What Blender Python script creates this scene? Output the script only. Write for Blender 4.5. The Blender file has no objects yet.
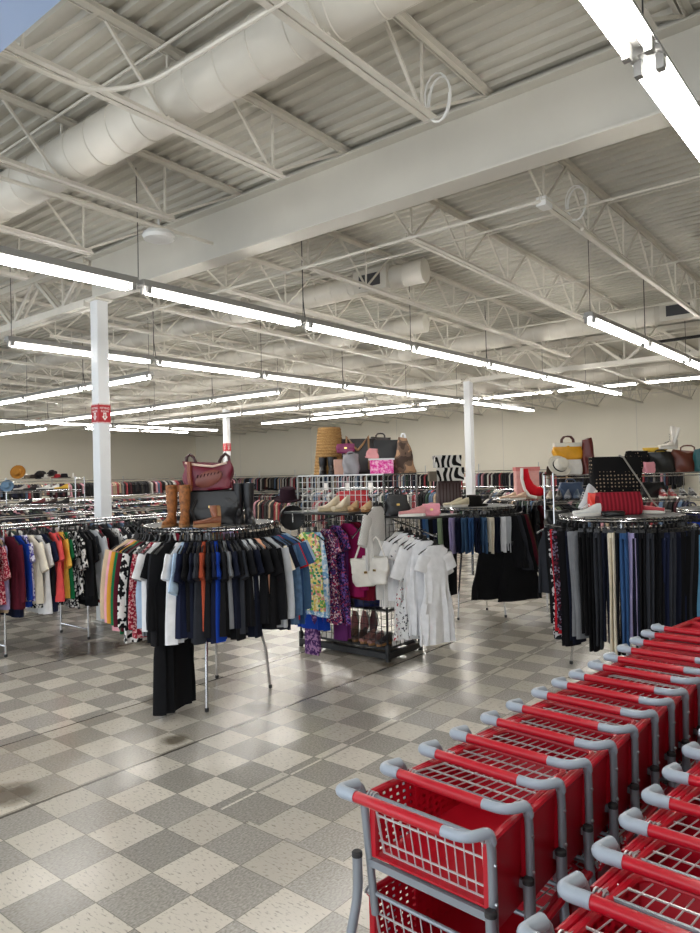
import bpy, math, random
from mathutils import Vector, Matrix
R_ = random.Random(7)
PI = math.pi
col = bpy.context.scene.collection
sc = bpy.context.scene

# ---------------------------------------------------------------- colour / materials
def lin(c):
    return tuple(((v/12.92) if v <= .04045 else ((v+.055)/1.055)**2.4) for v in c)
def rgb(r, g, b):
    return lin((r/255, g/255, b/255))
def new_mat(name):
    m = bpy.data.materials.new(name); m.use_nodes = True
    nt = m.node_tree
    return m, nt, nt.nodes['Principled BSDF']
def mat(name, c, rough=.5, metal=0., bump=0., scale=60., spec=.5, var=0., coat=0.):
    m, nt, b = new_mat(name)
    b.inputs['Base Color'].default_value = (*c, 1)
    b.inputs['Roughness'].default_value = rough
    b.inputs['Metallic'].default_value = metal
    b.inputs['Specular IOR Level'].default_value = spec
    b.inputs['Coat Weight'].default_value = coat
    if bump or var:
        tc = nt.nodes.new('ShaderNodeTexCoord'); n = nt.nodes.new('ShaderNodeTexNoise')
        n.inputs['Scale'].default_value = scale; n.inputs['Detail'].default_value = 4
        nt.links.new(tc.outputs['Object'], n.inputs['Vector'])
        if bump:
            bp = nt.nodes.new('ShaderNodeBump'); bp.inputs['Strength'].default_value = bump; bp.inputs['Distance'].default_value = .004
            nt.links.new(n.outputs['Fac'], bp.inputs['Height']); nt.links.new(bp.outputs['Normal'], b.inputs['Normal'])
        if var:
            r = nt.nodes.new('ShaderNodeValToRGB')
            r.color_ramp.elements[0].position = .3; r.color_ramp.elements[1].position = .7
            r.color_ramp.elements[0].color = (*[v*(1-var) for v in c], 1); r.color_ramp.elements[1].color = (*[min(1, v*(1+var)) for v in c], 1)
            nt.links.new(n.outputs['Fac'], r.inputs['Fac']); nt.links.new(r.outputs['Color'], b.inputs['Base Color'])
    return m
def fabric(name, rough=.9):
    """cloth whose colour is the object's own colour"""
    m, nt, b = new_mat(name)
    oi = nt.nodes.new('ShaderNodeObjectInfo'); tc = nt.nodes.new('ShaderNodeTexCoord')
    n = nt.nodes.new('ShaderNodeTexNoise'); n.inputs['Scale'].default_value = 14; n.inputs['Detail'].default_value = 5
    nt.links.new(tc.outputs['Object'], n.inputs['Vector'])
    mx = nt.nodes.new('ShaderNodeMix'); mx.data_type = 'RGBA'; mx.blend_type = 'MULTIPLY'
    rr = nt.nodes.new('ShaderNodeValToRGB'); rr.color_ramp.elements[0].color = (.78, .78, .78, 1); rr.color_ramp.elements[1].color = (1.15, 1.15, 1.15, 1)
    mx.inputs['Factor'].default_value = 1
    nt.links.new(n.outputs['Fac'], rr.inputs['Fac'])
    nt.links.new(oi.outputs['Color'], mx.inputs['A']); nt.links.new(rr.outputs['Color'], mx.inputs['B'])
    nt.links.new(mx.outputs['Result'], b.inputs['Base Color'])
    b.inputs['Roughness'].default_value = rough; b.inputs['Specular IOR Level'].default_value = .2
    bp = nt.nodes.new('ShaderNodeBump'); bp.inputs['Strength'].default_value = .35; bp.inputs['Distance'].default_value = .01
    nt.links.new(n.outputs['Fac'], bp.inputs['Height']); nt.links.new(bp.outputs['Normal'], b.inputs['Normal'])
    return m
def print_mat(name, cols, scale=18, kind='noise', stretch=(1, 1, 1)):
    """printed cloth: patches of several colours"""
    m, nt, b = new_mat(name)
    tc = nt.nodes.new('ShaderNodeTexCoord'); mp = nt.nodes.new('ShaderNodeMapping')
    mp.inputs['Scale'].default_value = stretch
    nt.links.new(tc.outputs['Object'], mp.inputs['Vector'])
    if kind == 'voronoi':
        n = nt.nodes.new('ShaderNodeTexVoronoi'); n.inputs['Scale'].default_value = scale
        nt.links.new(mp.outputs['Vector'], n.inputs['Vector'])
        sep = nt.nodes.new('ShaderNodeSeparateColor'); nt.links.new(n.outputs['Color'], sep.inputs['Color']); out = sep.outputs[0]
    elif kind == 'dots':
        n = nt.nodes.new('ShaderNodeTexVoronoi'); n.inputs['Scale'].default_value = scale; n.inputs['Randomness'].default_value = .15
        nt.links.new(mp.outputs['Vector'], n.inputs['Vector']); out = n.outputs['Distance']
    elif kind == 'wave':
        n = nt.nodes.new('ShaderNodeTexWave'); n.inputs['Scale'].default_value = scale; n.bands_direction = 'DIAGONAL'; n.inputs['Distortion'].default_value = 16; n.inputs['Detail'].default_value = .5; n.inputs['Detail Scale'].default_value = .8
        nt.links.new(mp.outputs['Vector'], n.inputs['Vector']); out = n.outputs['Fac']
    elif kind == 'stripe':
        n = nt.nodes.new('ShaderNodeTexWave'); n.inputs['Scale'].default_value = scale
        nt.links.new(mp.outputs['Vector'], n.inputs['Vector']); out = n.outputs['Fac']
    else:
        n = nt.nodes.new('ShaderNodeTexNoise'); n.inputs['Scale'].default_value = scale; n.inputs['Detail'].default_value = 1
        nt.links.new(mp.outputs['Vector'], n.inputs['Vector']); out = n.outputs['Fac']
    r = nt.nodes.new('ShaderNodeValToRGB'); r.color_ramp.interpolation = 'CONSTANT'
    e = r.color_ramp.elements
    k = len(cols)
    lo, hi = (.36, .64) if kind == 'noise' else ((0, 1))
    for i, c in enumerate(cols):
        if isinstance(c[0], tuple): c, pos = c
        else: pos = 0 if i == 0 else lo+(hi-lo)*i/k
        el = e[i] if i < 2 else e.new(pos)
        el.position = pos; el.color = (*c, 1)
    nt.links.new(out, r.inputs['Fac']); nt.links.new(r.outputs['Color'], b.inputs['Base Color'])
    b.inputs['Roughness'].default_value = .85; b.inputs['Specular IOR Level'].default_value = .2
    return m

M = {}
M['white_steel'] = mat('white_painted_steel', rgb(212, 207, 196), .45, var=.05, scale=5)
M['fixture'] = mat('grey_white_enamel', rgb(150, 149, 146), .5)
M['deck'] = mat('painted_roof_deck', rgb(196, 192, 181), .55, var=.10, scale=1.3)
M['beam'] = mat('painted_beam', rgb(202, 198, 188), .5, var=.04, scale=2)
M['duct'] = mat('painted_duct', rgb(212, 207, 196), .4, var=.04, scale=3)
M['wall'] = mat('cream_wall_paint', rgb(232, 226, 210), .8, var=.015, scale=.8)
M['column'] = mat('column_paint', rgb(226, 228, 230), .35)
M['sign_red'] = mat('red_sign', rgb(178, 22, 38), .5)
M['sign_white'] = mat('white_sign', rgb(240, 236, 232), .6)
M['chrome'] = mat('chrome', (.62, .63, .65), .18, 1.)
M['steel'] = mat('satin_steel', (.45, .46, .48), .35, 1.)
M['hanger'] = mat('black_hanger_plastic', (.012, .012, .013), .35)
M['white_hanger'] = mat('white_hanger_plastic', (.7, .7, .7), .35)
M['black_metal'] = mat('black_powder_coat', (.013, .013, .014), .4)
M['grid_wire'] = mat('grid_wire', rgb(200, 198, 194), .3, .6)
M['glass_top'] = mat('grey_top', rgb(84, 85, 85), .65)
M['fabric'] = fabric('cloth')
M['leather'] = fabric('leather', .38)
M['leather'].node_tree.nodes['Principled BSDF'].inputs['Specular IOR Level'].default_value = .5
M['cart_red'] = mat('red_cart_plastic', (.44, .004, .016), .30)
M['cart_tube'] = mat('silver_tube', rgb(140, 146, 154), .33, .35)
M['cart_cap'] = mat('grey_handle_plastic', rgb(152, 162, 174), .28)
M['cart_wire'] = mat('zinc_wire', rgb(196, 194, 196), .3, .4)
M['rubber'] = mat('rubber', (.02, .02, .021), .6)
M['wicker'] = print_mat('wicker', [rgb(172, 132, 82), rgb(140, 102, 58), rgb(190, 152, 100)], 60, 'noise', (1, 1, 4))
M['straw'] = mat('straw', rgb(214, 196, 158), .8, bump=.4, scale=120, var=.12)
M['wire_black'] = mat('black_cable', (.02, .02, .02), .5)
M['white_plastic'] = mat('white_plastic', rgb(225, 225, 222), .4)
M['grille'] = mat('dark_grille', rgb(62, 62, 66), .5, bump=.5, scale=90)
M['sole'] = mat('pale_sole', rgb(232, 228, 220), .6)
M['tan_sole'] = mat('tan_sole', rgb(150, 110, 70), .6)
M['gold'] = mat('gold_metal', (.7, .5, .2), .25, 1.)
M['suede'] = mat('tooled_brown_leather', rgb(140, 86, 42), .6, var=.5, scale=38, bump=.4)
# prints
P = {}
P['floral'] = print_mat('tropical_print', [rgb(240, 215, 120), rgb(120, 180, 90), rgb(235, 150, 150), rgb(250, 240, 200), rgb(60, 150, 120), rgb(240, 225, 140)], 42, 'voronoi')
P['paisley'] = print_mat('paisley_print', [rgb(40, 25, 60), rgb(150, 40, 80), rgb(200, 170, 180), rgb(60, 40, 100), rgb(110, 50, 70)], 75, 'voronoi')
P['navyprint'] = print_mat('navy_print', [rgb(30, 30, 70), rgb(120, 90, 170), rgb(50, 40, 90), rgb(160, 60, 100)], 75, 'voronoi')
P['bwprint'] = print_mat('black_white_print', [rgb(14, 14, 16), rgb(222, 220, 216)], 26, 'noise')
P['bwsmall'] = print_mat('small_black_white_print', [rgb(20, 20, 24), rgb(205, 205, 205), rgb(30, 30, 36)], 55, 'voronoi')
P['redprint'] = print_mat('red_print', [rgb(120, 20, 40), rgb(200, 150, 150), rgb(150, 30, 50)], 80, 'voronoi')
P['lilacprint'] = print_mat('lilac_print', [rgb(225, 222, 235), rgb(80, 70, 150), rgb(200, 195, 225)], 45, 'voronoi')
P['bluefloral'] = print_mat('blue_floral_print', [rgb(170, 205, 230), rgb(235, 240, 245), rgb(120, 170, 215)], 40, 'voronoi')
P['whitefloral'] = print_mat('white_floral_print', [rgb(230, 228, 226), (rgb(176, 80, 90), .86), (rgb(90, 90, 100), .95)], 60, 'voronoi')
P['whitestripe'] = print_mat('white_stripe', [rgb(228, 226, 222), rgb(186, 184, 182)], 30, 'stripe')
P['greyspots'] = print_mat('white_dark_spots', [rgb(225, 224, 222), (rgb(70, 70, 76), .85)], 60, 'voronoi')
P['zebra'] = print_mat('zebra_print', [(rgb(20, 20, 20), 0), (rgb(225, 222, 216), .5)], 5, 'wave')
P['dots'] = print_mat('black_dotted', [(rgb(150, 130, 110), 0), (rgb(16, 15, 16), .22)], 27, 'dots')
P['pinkprint'] = print_mat('pink_print', [rgb(226, 60, 150), rgb(245, 150, 200), rgb(230, 90, 170), rgb(250, 190, 215)], 30, 'noise')
P['redweave'] = print_mat('red_woven', [rgb(150, 34, 48), rgb(112, 22, 34)], 40, 'stripe', (.2, .2, 1))
P['ombre'] = print_mat('brown_patchwork', [rgb(86, 70, 62), rgb(120, 98, 84), rgb(178, 140, 110)], 9, 'noise')
P['purplefloral'] = print_mat('purple_floral', [rgb(90, 60, 110), rgb(160, 120, 160), rgb(70, 40, 90)], 50, 'voronoi')
P['strap_red'] = print_mat('red_black_speckle', [rgb(24, 20, 30), rgb(120, 110, 130), rgb(40, 20, 30), rgb(90, 30, 46)], 60, 'voronoi')
P['denim'] = mat('denim', rgb(74, 104, 138), .85, var=.25, scale=25, bump=.3)

def stuff_mat():
    m, nt, b = new_mat('mixed_clothes')
    g = nt.nodes.new('ShaderNodeNewGeometry'); r = nt.nodes.new('ShaderNodeValToRGB'); r.color_ramp.interpolation = 'CONSTANT'
    cs = [(18, 18, 20), (70, 30, 36), (28, 32, 52), (120, 116, 112), (22, 22, 24), (196, 192, 186), (54, 52, 50), (150, 60, 66), (30, 30, 34), (84, 104, 130), (16, 16, 18), (170, 150, 128), (52, 70, 58), (24, 24, 30), (190, 140, 150), (36, 34, 36)]
    for i, c in enumerate(cs):
        el = r.color_ramp.elements[i] if i < 2 else r.color_ramp.elements.new(i/len(cs))
        el.position = i/len(cs); el.color = (*rgb(*c), 1)
    nt.links.new(g.outputs['Random Per Island'], r.inputs['Fac']); nt.links.new(r.outputs['Color'], b.inputs['Base Color'])
    b.inputs['Roughness'].default_value = .9
    return m
M['stuff'] = stuff_mat()
def emit(name, c, s):
    m, nt, b = new_mat(name)
    b.inputs['Base Color'].default_value = (*c, 1); b.inputs['Emission Color'].default_value = (*c, 1); b.inputs['Emission Strength'].default_value = s
    return m
M['tube'] = emit('fluorescent_tube', (1, .97, .92), 20)

def floor_mat():
    m, nt, b = new_mat('checker_floor_tile')
    N = nt.nodes.new; L = nt.links.new
    tc = N('ShaderNodeTexCoord'); sep = N('ShaderNodeSeparateXYZ'); L(tc.outputs['Object'], sep.inputs[0])
    def math_(op, a, b_=None, c_=None):
        n = N('ShaderNodeMath'); n.operation = op
        for i, v in enumerate((a, b_, c_)):
            if v is None: continue
            if isinstance(v, (int, float)): n.inputs[i].default_value = v
            else: L(v, n.inputs[i])
        return n.outputs[0]
    T = .3048
    # a narrow cut strip runs through the tiling at y = 3.25 and at x = 2.72
    yb = math_('MULTIPLY', math_('LESS_THAN', sep.outputs[1], 3.235), math_('GREATER_THAN', sep.outputs[0], 2.69))
    ys = math_('ADD', sep.outputs[1], math_('MULTIPLY', yb, .085))
    u = math_('DIVIDE', math_('SUBTRACT', sep.outputs[0], 2.0521), T)
    v = math_('DIVIDE', math_('SUBTRACT', ys, 3.6034), T)
    iu, iv = math_('FLOOR', u), math_('FLOOR', v)
    par = math_('FLOORED_MODULO', math_('ADD', iu, iv), 2.)          # 0 grey, 1 light
    fu, fv = math_('FRACT', u), math_('FRACT', v)
    eu = math_('MINIMUM', fu, math_('SUBTRACT', 1., fu)); ev = math_('MINIMUM', fv, math_('SUBTRACT', 1., fv))
    edge = math_('LESS_THAN', math_('MINIMUM', eu, ev), .008)
    # per-tile variation
    wn = N('ShaderNodeTexWhiteNoise'); wn.noise_dimensions = '2D'
    cmb = N('ShaderNodeCombineXYZ'); L(iu, cmb.inputs[0]); L(iv, cmb.inputs[1]); L(cmb.outputs[0], wn.inputs['Vector'])
    # flecks drawn out in alternating directions
    def fleck(sx, sy):
        mp = N('ShaderNodeMapping'); mp.inputs['Scale'].default_value = (sx, sy, 1); L(tc.outputs['Object'], mp.inputs['Vector'])
        n = N('ShaderNodeTexNoise'); n.inputs['Scale'].default_value = 1; n.inputs['Detail'].default_value = 3; L(mp.outputs[0], n.inputs['Vector']); return n.outputs['Fac']
    mixf = N('ShaderNodeMix'); mixf.data_type = 'FLOAT'; L(par, mixf.inputs[0]); L(fleck(60, 95), mixf.inputs[2]); L(fleck(90, 28), mixf.inputs[3])
    fl = mixf.outputs[0]
    def ramp(p0, c0, p1, c1):
        r = N('ShaderNodeValToRGB'); r.color_ramp.elements[0].position = p0; r.color_ramp.elements[0].color = (*c0, 1)
        r.color_ramp.elements[1].position = p1; r.color_ramp.elements[1].color = (*c1, 1); return r
    rl = ramp(.30, rgb(160, 154, 144), .44, rgb(212, 206, 195)); L(fl, rl.inputs[0])
    rd = ramp(.30, rgb(146, 142, 135), .66, rgb(184, 180, 173)); L(fl, rd.inputs[0])
    mx = N('ShaderNodeMix'); mx.data_type = 'RGBA'; L(par, mx.inputs['Factor']); L(rd.outputs[0], mx.inputs['A']); L(rl.outputs[0], mx.inputs['B'])
    tv = N('ShaderNodeMix'); tv.data_type = 'RGBA'; tv.blend_type = 'MULTIPLY'; tv.inputs['Factor'].default_value = 1
    rt = ramp(0, (.80, .79, .77), 1, (1.10, 1.09, 1.07)); L(wn.outputs['Value'], rt.inputs[0])
    L(mx.outputs['Result'], tv.inputs['A']); L(rt.outputs[0], tv.inputs['B'])
    c = tv.outputs['Result']
    def over(fac, colr):
        nonlocal c
        k = N('ShaderNodeMix'); k.data_type = 'RGBA'; L(fac, k.inputs['Factor']); L(c, k.inputs['A']); k.inputs['B'].default_value = (*colr, 1); c = k.outputs['Result']
    over(math_('MULTIPLY', edge, .55), rgb(84, 78, 72))
    wob = N('ShaderNodeTexNoise'); wob.inputs['Scale'].default_value = 9; wob.inputs['Detail'].default_value = 5; L(tc.outputs['Object'], wob.inputs['Vector'])
    w = math_('MULTIPLY', math_('SUBTRACT', wob.outputs['Fac'], .5), .03)
    yy = math_('ADD', sep.outputs[1], w)
    for y0, hw in ((4.185, .014), (5.30, .010), (7.28, .012), (9.9, .012)):   # open joints along the trenches cut through the slab
        over(math_('MULTIPLY', math_('LESS_THAN', math_('ABSOLUTE', math_('SUBTRACT', yy, y0)), hw), .85), rgb(52, 46, 40))
    # rust-brown stains beside the joints
    st = None
    for (x0, y0, rad) in ((2.02, 4.45, .22), (4.05, 4.35, .16), (3.75, 5.2, .22), (5.75, 4.25, .13), (3.2, 4.35, .12), (4.35, 7.5, .6), (5.0, 7.15, .3)):
        d = math_('SQRT', math_('ADD', math_('POWER', math_('SUBTRACT', sep.outputs[0], x0), 2.), math_('POWER', math_('SUBTRACT', sep.outputs[1], y0), 2.)))
        k = math_('MAXIMUM', math_('SUBTRACT', 1., math_('DIVIDE', d, rad)), 0.)
        st = k if st is None else math_('MAXIMUM', st, k)
    stf = math_('MINIMUM', math_('MULTIPLY', math_('MULTIPLY', st, wob.outputs['Fac']), 3.2), .85)
    over(stf, rgb(62, 52, 42))
    band = math_('MULTIPLY', math_('GREATER_THAN', sep.outputs[1], 4.19), math_('LESS_THAN', sep.outputs[1], 5.3))
    over(math_('MULTIPLY', math_('MULTIPLY', band, wob.outputs['Fac']), .35), rgb(166, 152, 126))
    L(c, b.inputs['Base Color'])
    rr = math_('ADD', .12, math_('MULTIPLY', wob.outputs['Fac'], .16)); L(rr, b.inputs['Roughness'])
    b.inputs['Specular IOR Level'].default_value = .5
    big = N('ShaderNodeTexNoise'); big.inputs['Scale'].default_value = 3.5; big.inputs['Detail'].default_value = 2; L(tc.outputs['Object'], big.inputs['Vector'])
    hh = math_('ADD', math_('MULTIPLY', big.outputs['Fac'], 1.), math_('MULTIPLY', edge, -.15))
    bp = N('ShaderNodeBump'); bp.inputs['Strength'].default_value = .12; bp.inputs['Distance'].default_value = .012; L(hh, bp.inputs['Height']); L(bp.outputs[0], b.inputs['Normal'])
    return m
M['floor'] = floor_mat()

# ---------------------------------------------------------------- mesh builder
class MB:
    def __init__(s): s.v = []; s.f = []
    def add(s, vs, fs):
        o = len(s.v); s.v += [tuple(p) for p in vs]; s.f += [tuple(o+i for i in f) for f in fs]; return s
    def box(s, c, d, rz=0., mat3=None):
        hx, hy, hz = d[0]/2, d[1]/2, d[2]/2
        vs = [Vector((x*hx, y*hy, z*hz)) for x in (-1, 1) for y in (-1, 1) for z in (-1, 1)]
        if mat3 is None and rz: mat3 = Matrix.Rotation(rz, 3, 'Z')
        if mat3 is not None: vs = [mat3 @ v for v in vs]
        C = Vector(c)
        return s.add([v+C for v in vs], [(0, 1, 3, 2), (4, 6, 7, 5), (0, 4, 5, 1), (2, 3, 7, 6), (0, 2, 6, 4), (1, 5, 7, 3)])
    def bar(s, a, b, w, h):
        a, b = Vector(a), Vector(b); d = b-a; L = d.length; x = d/L
        up = Vector((0, 0, 1)) if abs(x.z) < .95 else Vector((0, 1, 0))
        y = up.cross(x).normalized(); z = x.cross(y)
        m = Matrix((x, y, z)).transposed()
        return s.box((a+b)/2, (L, w, h), mat3=m)
    def loft(s, rings, cap=True, closed=True):
        n = len(rings[0]); vs = [p for r in rings for p in r]; fs = []
        for i in range(len(rings)-1):
            for j in range(n if closed else n-1):
                k = (j+1) % n
                fs.append((i*n+j, i*n+k, (i+1)*n+k, (i+1)*n+j))
        if cap:
            fs.append(tuple(range(n-1, -1, -1))); fs.append(tuple((len(rings)-1)*n+j for j in range(n)))
        return s.add(vs, fs)
    def tube(s, pts, r, n=8, cap=True, closed=False, squash=1., up=None):
        pts = [Vector(p) for p in pts]; k = len(pts)
        rad = r if isinstance(r, (list, tuple)) else [r]*k
        T = []
        for i in range(k):
            a = pts[(i-1) % k] if (closed or i > 0) else pts[i]; b = pts[(i+1) % k] if (closed or i < k-1) else pts[i]
            T.append((b-a).normalized())
        ref = Vector(up) if up else (Vector((0, 0, 1)) if abs(T[0].z) < .9 else Vector((0, 1, 0)))
        rings = []
        u = (ref - T[0]*ref.dot(T[0])).normalized()
        for i in range(k):
            u = u - T[i]*u.dot(T[i]); u.normalize(); w = T[i].cross(u)
            rings.append([pts[i]+rad[i]*(math.cos(2*PI*j/n)*w+squash*math.sin(2*PI*j/n)*u) for j in range(n)])
        if closed: rings.append(rings[0])
        return s.loft(rings, cap and not closed)
    def ring(s, c, r, rad, n=48, m=8):
        return s.tube([(c[0]+r*math.cos(2*PI*i/n), c[1]+r*math.sin(2*PI*i/n), c[2]) for i in range(n)], rad, m, closed=True)
    def lathe(s, prof, n=24, c=(0, 0, 0), sx=1., sy=1., cap=True):
        return s.loft([[(c[0]+r*sx*math.cos(2*PI*j/n), c[1]+r*sy*math.sin(2*PI*j/n), c[2]+z) for j in range(n)] for r, z in prof], cap)
    def build(s, name, m, parent=None, smooth=True, loc=None, bevel=0., sub=0, color=None):
        me = bpy.data.meshes.new(name); me.from_pydata(s.v, [], s.f)
        me.materials.append(m); me.update()
        import bmesh
        bm = bmesh.new(); bm.from_mesh(me); bmesh.ops.recalc_face_normals(bm, faces=bm.faces); bm.to_mesh(me); bm.free()
        if smooth: me.shade_smooth(); me.set_sharp_from_angle(angle=math.radians(42))
        o = bpy.data.objects.new(name, me); col.objects.link(o)
        if parent is not None: o.parent = parent
        if loc is not None: o.location = loc
        if bevel:
            b = o.modifiers.new('bevel', 'BEVEL'); b.width = bevel; b.segments = 2; b.limit_method = 'ANGLE'
        if sub:
            b = o.modifiers.new('subdivision', 'SUBSURF'); b.levels = sub; b.render_levels = sub
        if color: o.color = (*color, 1)
        return o
def fillet(pts, r, k=5):
    """polyline with rounded corners"""
    pts = [Vector(p) for p in pts]; out = [pts[0]]
    for a, b, c in zip(pts, pts[1:], pts[2:]):
        d1 = (a-b); d2 = (c-b); t = min(r, d1.length*.49, d2.length*.49)
        p, q = b+d1.normalized()*t, b+d2.normalized()*t
        for i in range(k+1):
            s = i/k; out.append((1-s)**2*p+2*s*(1-s)*b+s*s*q)
    return out+[pts[-1]]
def empty(name, loc=(0, 0, 0), rz=0.):
    o = bpy.data.objects.new(name, None); col.objects.link(o); o.location = loc; o.rotation_euler = (0, 0, rz); o.empty_display_size = .1; return o
def tag(o, label, cat, group=None, kind=None):
    if label: o['label'] = label
    if cat: o['category'] = cat
    if group: o['group'] = group
    if kind: o['kind'] = kind
    return o
def copy_tree(o, parent=None):
    c = o.copy(); col.objects.link(c)
    if parent is not None: c.parent = parent
    for ch in list(o.children): copy_tree(ch, c)
    return c
def drop(o):
    for ch in list(o.children): drop(ch)
    bpy.data.objects.remove(o)
ORD = ['first', 'second', 'third', 'fourth', 'fifth', 'sixth', 'seventh', 'eighth', 'ninth', 'tenth', 'eleventh', 'twelfth', 'thirteenth', 'fourteenth', 'fifteenth', 'sixteenth', 'seventeenth', 'eighteenth', 'nineteenth', 'twentieth', 'twenty-first', 'twenty-second', 'twenty-third', 'twenty-fourth', 'twenty-fifth', 'twenty-sixth', 'twenty-seventh', 'twenty-eighth', 'twenty-ninth', 'thirtieth']
def ordn(i):
    if i < 30: return ORD[i]
    t = ['thirty', 'forty', 'fifty', 'sixty'][i//10-3]; k = (i+1) % 10
    return t+'-'+ORD[k-1] if k and i//10 == (i+1)//10 else ['fortieth', 'fiftieth', 'sixtieth', 'seventieth'][(i+1)//10-4]

# ---------------------------------------------------------------- camera (eye at x=0, y=0, z=1.947)
EYE = Vector((0, 0, 1.947))
FW = Vector((0.77502112, 0.63185781, 0.00989865)); RT = Vector((0.63189436, -0.77469739, -0.02352616)); UP = Vector((0.00719673, -0.02448817, 0.99967422))
cam = bpy.data.cameras.new('camera'); co = bpy.data.objects.new('camera', cam); col.objects.link(co)
cam.sensor_fit = 'HORIZONTAL'; cam.sensor_width = 36; cam.lens = 36*701.3/700; cam.clip_start = .05; cam.clip_end = 200
co.matrix_world = Matrix(((RT.x, UP.x, -FW.x, EYE.x), (RT.y, UP.y, -FW.y, EYE.y), (RT.z, UP.z, -FW.z, EYE.z), (0, 0, 0, 1)))
sc.camera = co

# ---------------------------------------------------------------- room shell
XW, YW = 25.7, 32.4            # back wall, left wall
def deck_z(x): return 5.10-.0208*(x-4.5)
struct = lambda o: tag(o, None, None, kind='structure')
b = MB(); b.box((10.85, 13.2, -.05), (30.5, 39.2, .1)); struct(b.build('floor', M['floor'], smooth=False))
b = MB(); b.box((XW+.1, 13.2, 2.5), (.2, 39.2, 5.4)); struct(b.build('wall_back', M['wall'], smooth=False))
b = MB(); b.box((10.85, -6.3, 2.6), (30.5, .2, 5.6)); struct(b.build('wall_right', M['wall'], smooth=False))  # unseen side of the room, added to block daylight from the right
b = MB(); b.box((10.85, YW+.1, 2.6), (30.5, .2, 5.6)); struct(b.build('wall_left', M['wall'], smooth=False))
for i in range(1, 6):
    y = 2.6+i*5.2
    b = MB(); b.box((XW-.004, y, 2.3), (.012, .018, 4.6)); struct(b.build('trim_%d' % i, M['white_steel'], smooth=False))
b = MB(); b.box((XW-.01, 13.2, .06), (.02, 38.4, .12)); struct(b.build('baseboard_back', M['rubber'], smooth=False))
# ribbed steel roof deck, ribs along y
def deck(x0, x1, y0, y1):
    b = MB(); p = .1524; prof = []; x = x0
    while x < x1:
        for dx, dz in ((0, 0), (.052, 0), (.066, .038), (.138, .038)):
            if x+dx <= x1: prof.append((x+dx, dz))
        x += p
    rings = [[(x, y, deck_z(x)+dz) for x, dz in prof] for y in (y0, y1)]
    b.loft(rings, cap=False, closed=False)
    top = [[(x, y, deck_z(x)+.06) for x in (x0, x1)] for y in (y0, y1)]
    b.loft(top, cap=False, closed=False)
    return b
d = deck(-4.4, XW, -6, YW)
struct(d.build('ceiling', M['deck'], smooth=False))

# ---------------------------------------------------------------- roof steel
def prism_I(b, x, y0, y1, z0, z1, w, tf=.022, tw=.014):
    b.box((x, (y0+y1)/2, z0+tf/2), (w, y1-y0, tf)); b.box((x, (y0+y1)/2, z1-tf/2), (w, y1-y0, tf)); b.box((x, (y0+y1)/2, (z0+z1)/2), (tw, y1-y0, z1-z0-2*tf+.002))
XB = 5.325
b = MB(); prism_I(b, XB, -6, 8.9, 4.42, 5.02, .25)
o = b.build('roof_girder', M['beam'], smooth=False, bevel=.004)
tag(o, 'deep white solid steel girder crossing the ceiling from the front column to the right', 'beam')
def truss(x, y0, y1, z0, z1, label):
    e = empty('girder_truss', (x, y0, z0)); tag(e, label, 'truss', 'girder trusses on the columns')
    L = y1-y0; h = z1-z0
    b = MB(); 
    for s in (-1, 1): b.box((s*.06, L/2, 0), (.09, L, .10))
    b.build('bottom_chord', M['white_steel'], e, smooth=False)
    b = MB()
    for s in (-1, 1): b.box((s*.06, L/2, h), (.09, L, .10))
    b.build('top_chord', M['white_steel'], e, smooth=False)
    n = max(2, round(L/1.524)); b = MB(); p = L/n
    for i in range(n):
        for s in (-1, 1):
            b.bar((s*.05, i*p, h), (s*.05, (i+.5)*p, 0), .035, .05); b.bar((s*.05, (i+.5)*p, 0), (s*.05, (i+1)*p, h), .035, .05)
        b.bar((0, (i+.5)*p, 0), (0, (i+.5)*p, h), .03, .03)
    b.build('web', M['white_steel'], e, smooth=False)
truss(XB, 8.95, 17.8, 4.40, 5.0, 'white girder truss running on from the nearest column towards the left')
truss(15.5, -.3, 8.65, 4.20, 4.80, 'white girder truss across the middle of the store, right of the bare column')
truss(15.5, 8.9, 17.8, 4.20, 4.80, 'white girder truss between the bare column and the farthest column')
truss(15.5, 18.0, YW, 4.20, 4.80, 'white girder truss left of the farthest column')
truss(XB, 18.0, 26, 4.40, 5.0, 'white girder truss continuing to the far left end of the store')

def make_joist(L):
    e = empty('roof_joist'); h = .57
    b = MB()
    for s in (-1, 1): b.box((0+L/2, s*.032, 0), (L, .05, .007)); b.box((L/2, s*.011, -.024), (L, .006, .05))
    b.build('top_chord', M['white_steel'], e, smooth=False)
    b = MB(); e0 = .9
    for s in (-1, 1): b.box((L/2, s*.032, -h), (L-2*e0, .05, .007)); b.box((L/2, s*.011, -h+.024), (L-2*e0, .006, .05))
    b.build('bottom_chord', M['white_steel'], e, smooth=False)
    b = MB(); n = round((L-2*e0)/1.19); p = (L-2*e0)/n
    b.bar((.05, 0, -.03), (e0+.1, 0, -h+.02), .02, .022); b.bar((L-.05, 0, -.03), (L-e0-.1, 0, -h+.02), .02, .022)
    for i in range(n+1):
        x = e0+.1+i*(p*(n*p-.2)/(n*p)); 
        b.bar((x, .006, -h+.02), (x, .006, -.03), .018, .02)
        if i < n: b.bar((x, -.008, -h+.02), (x+p*.46, -.008, -.03), .022, .022)
        if i > 0: b.bar((x, .012, -h+.02), (x-p*.46, .012, -.03), .022, .022)
    b.build('web', M['white_steel'], e, smooth=False)
    return e
def joist_row(x0, x1, k0, k1, where):
    L = x1-x0; src = make_joist(L); first = True
    for k in range(k0, k1+1):
        o = src if first else copy_tree(src); first = False
        y = 2.72+1.524*k
        o.location = (x0, y, deck_z(x0)-.012); o.rotation_euler = (0, math.atan(.0208), 0)
        tag(o, 'white open-web roof joist %s, %s from the right' % (where, ordn(k-k0)), 'joist', 'open-web joists '+where)
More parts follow.
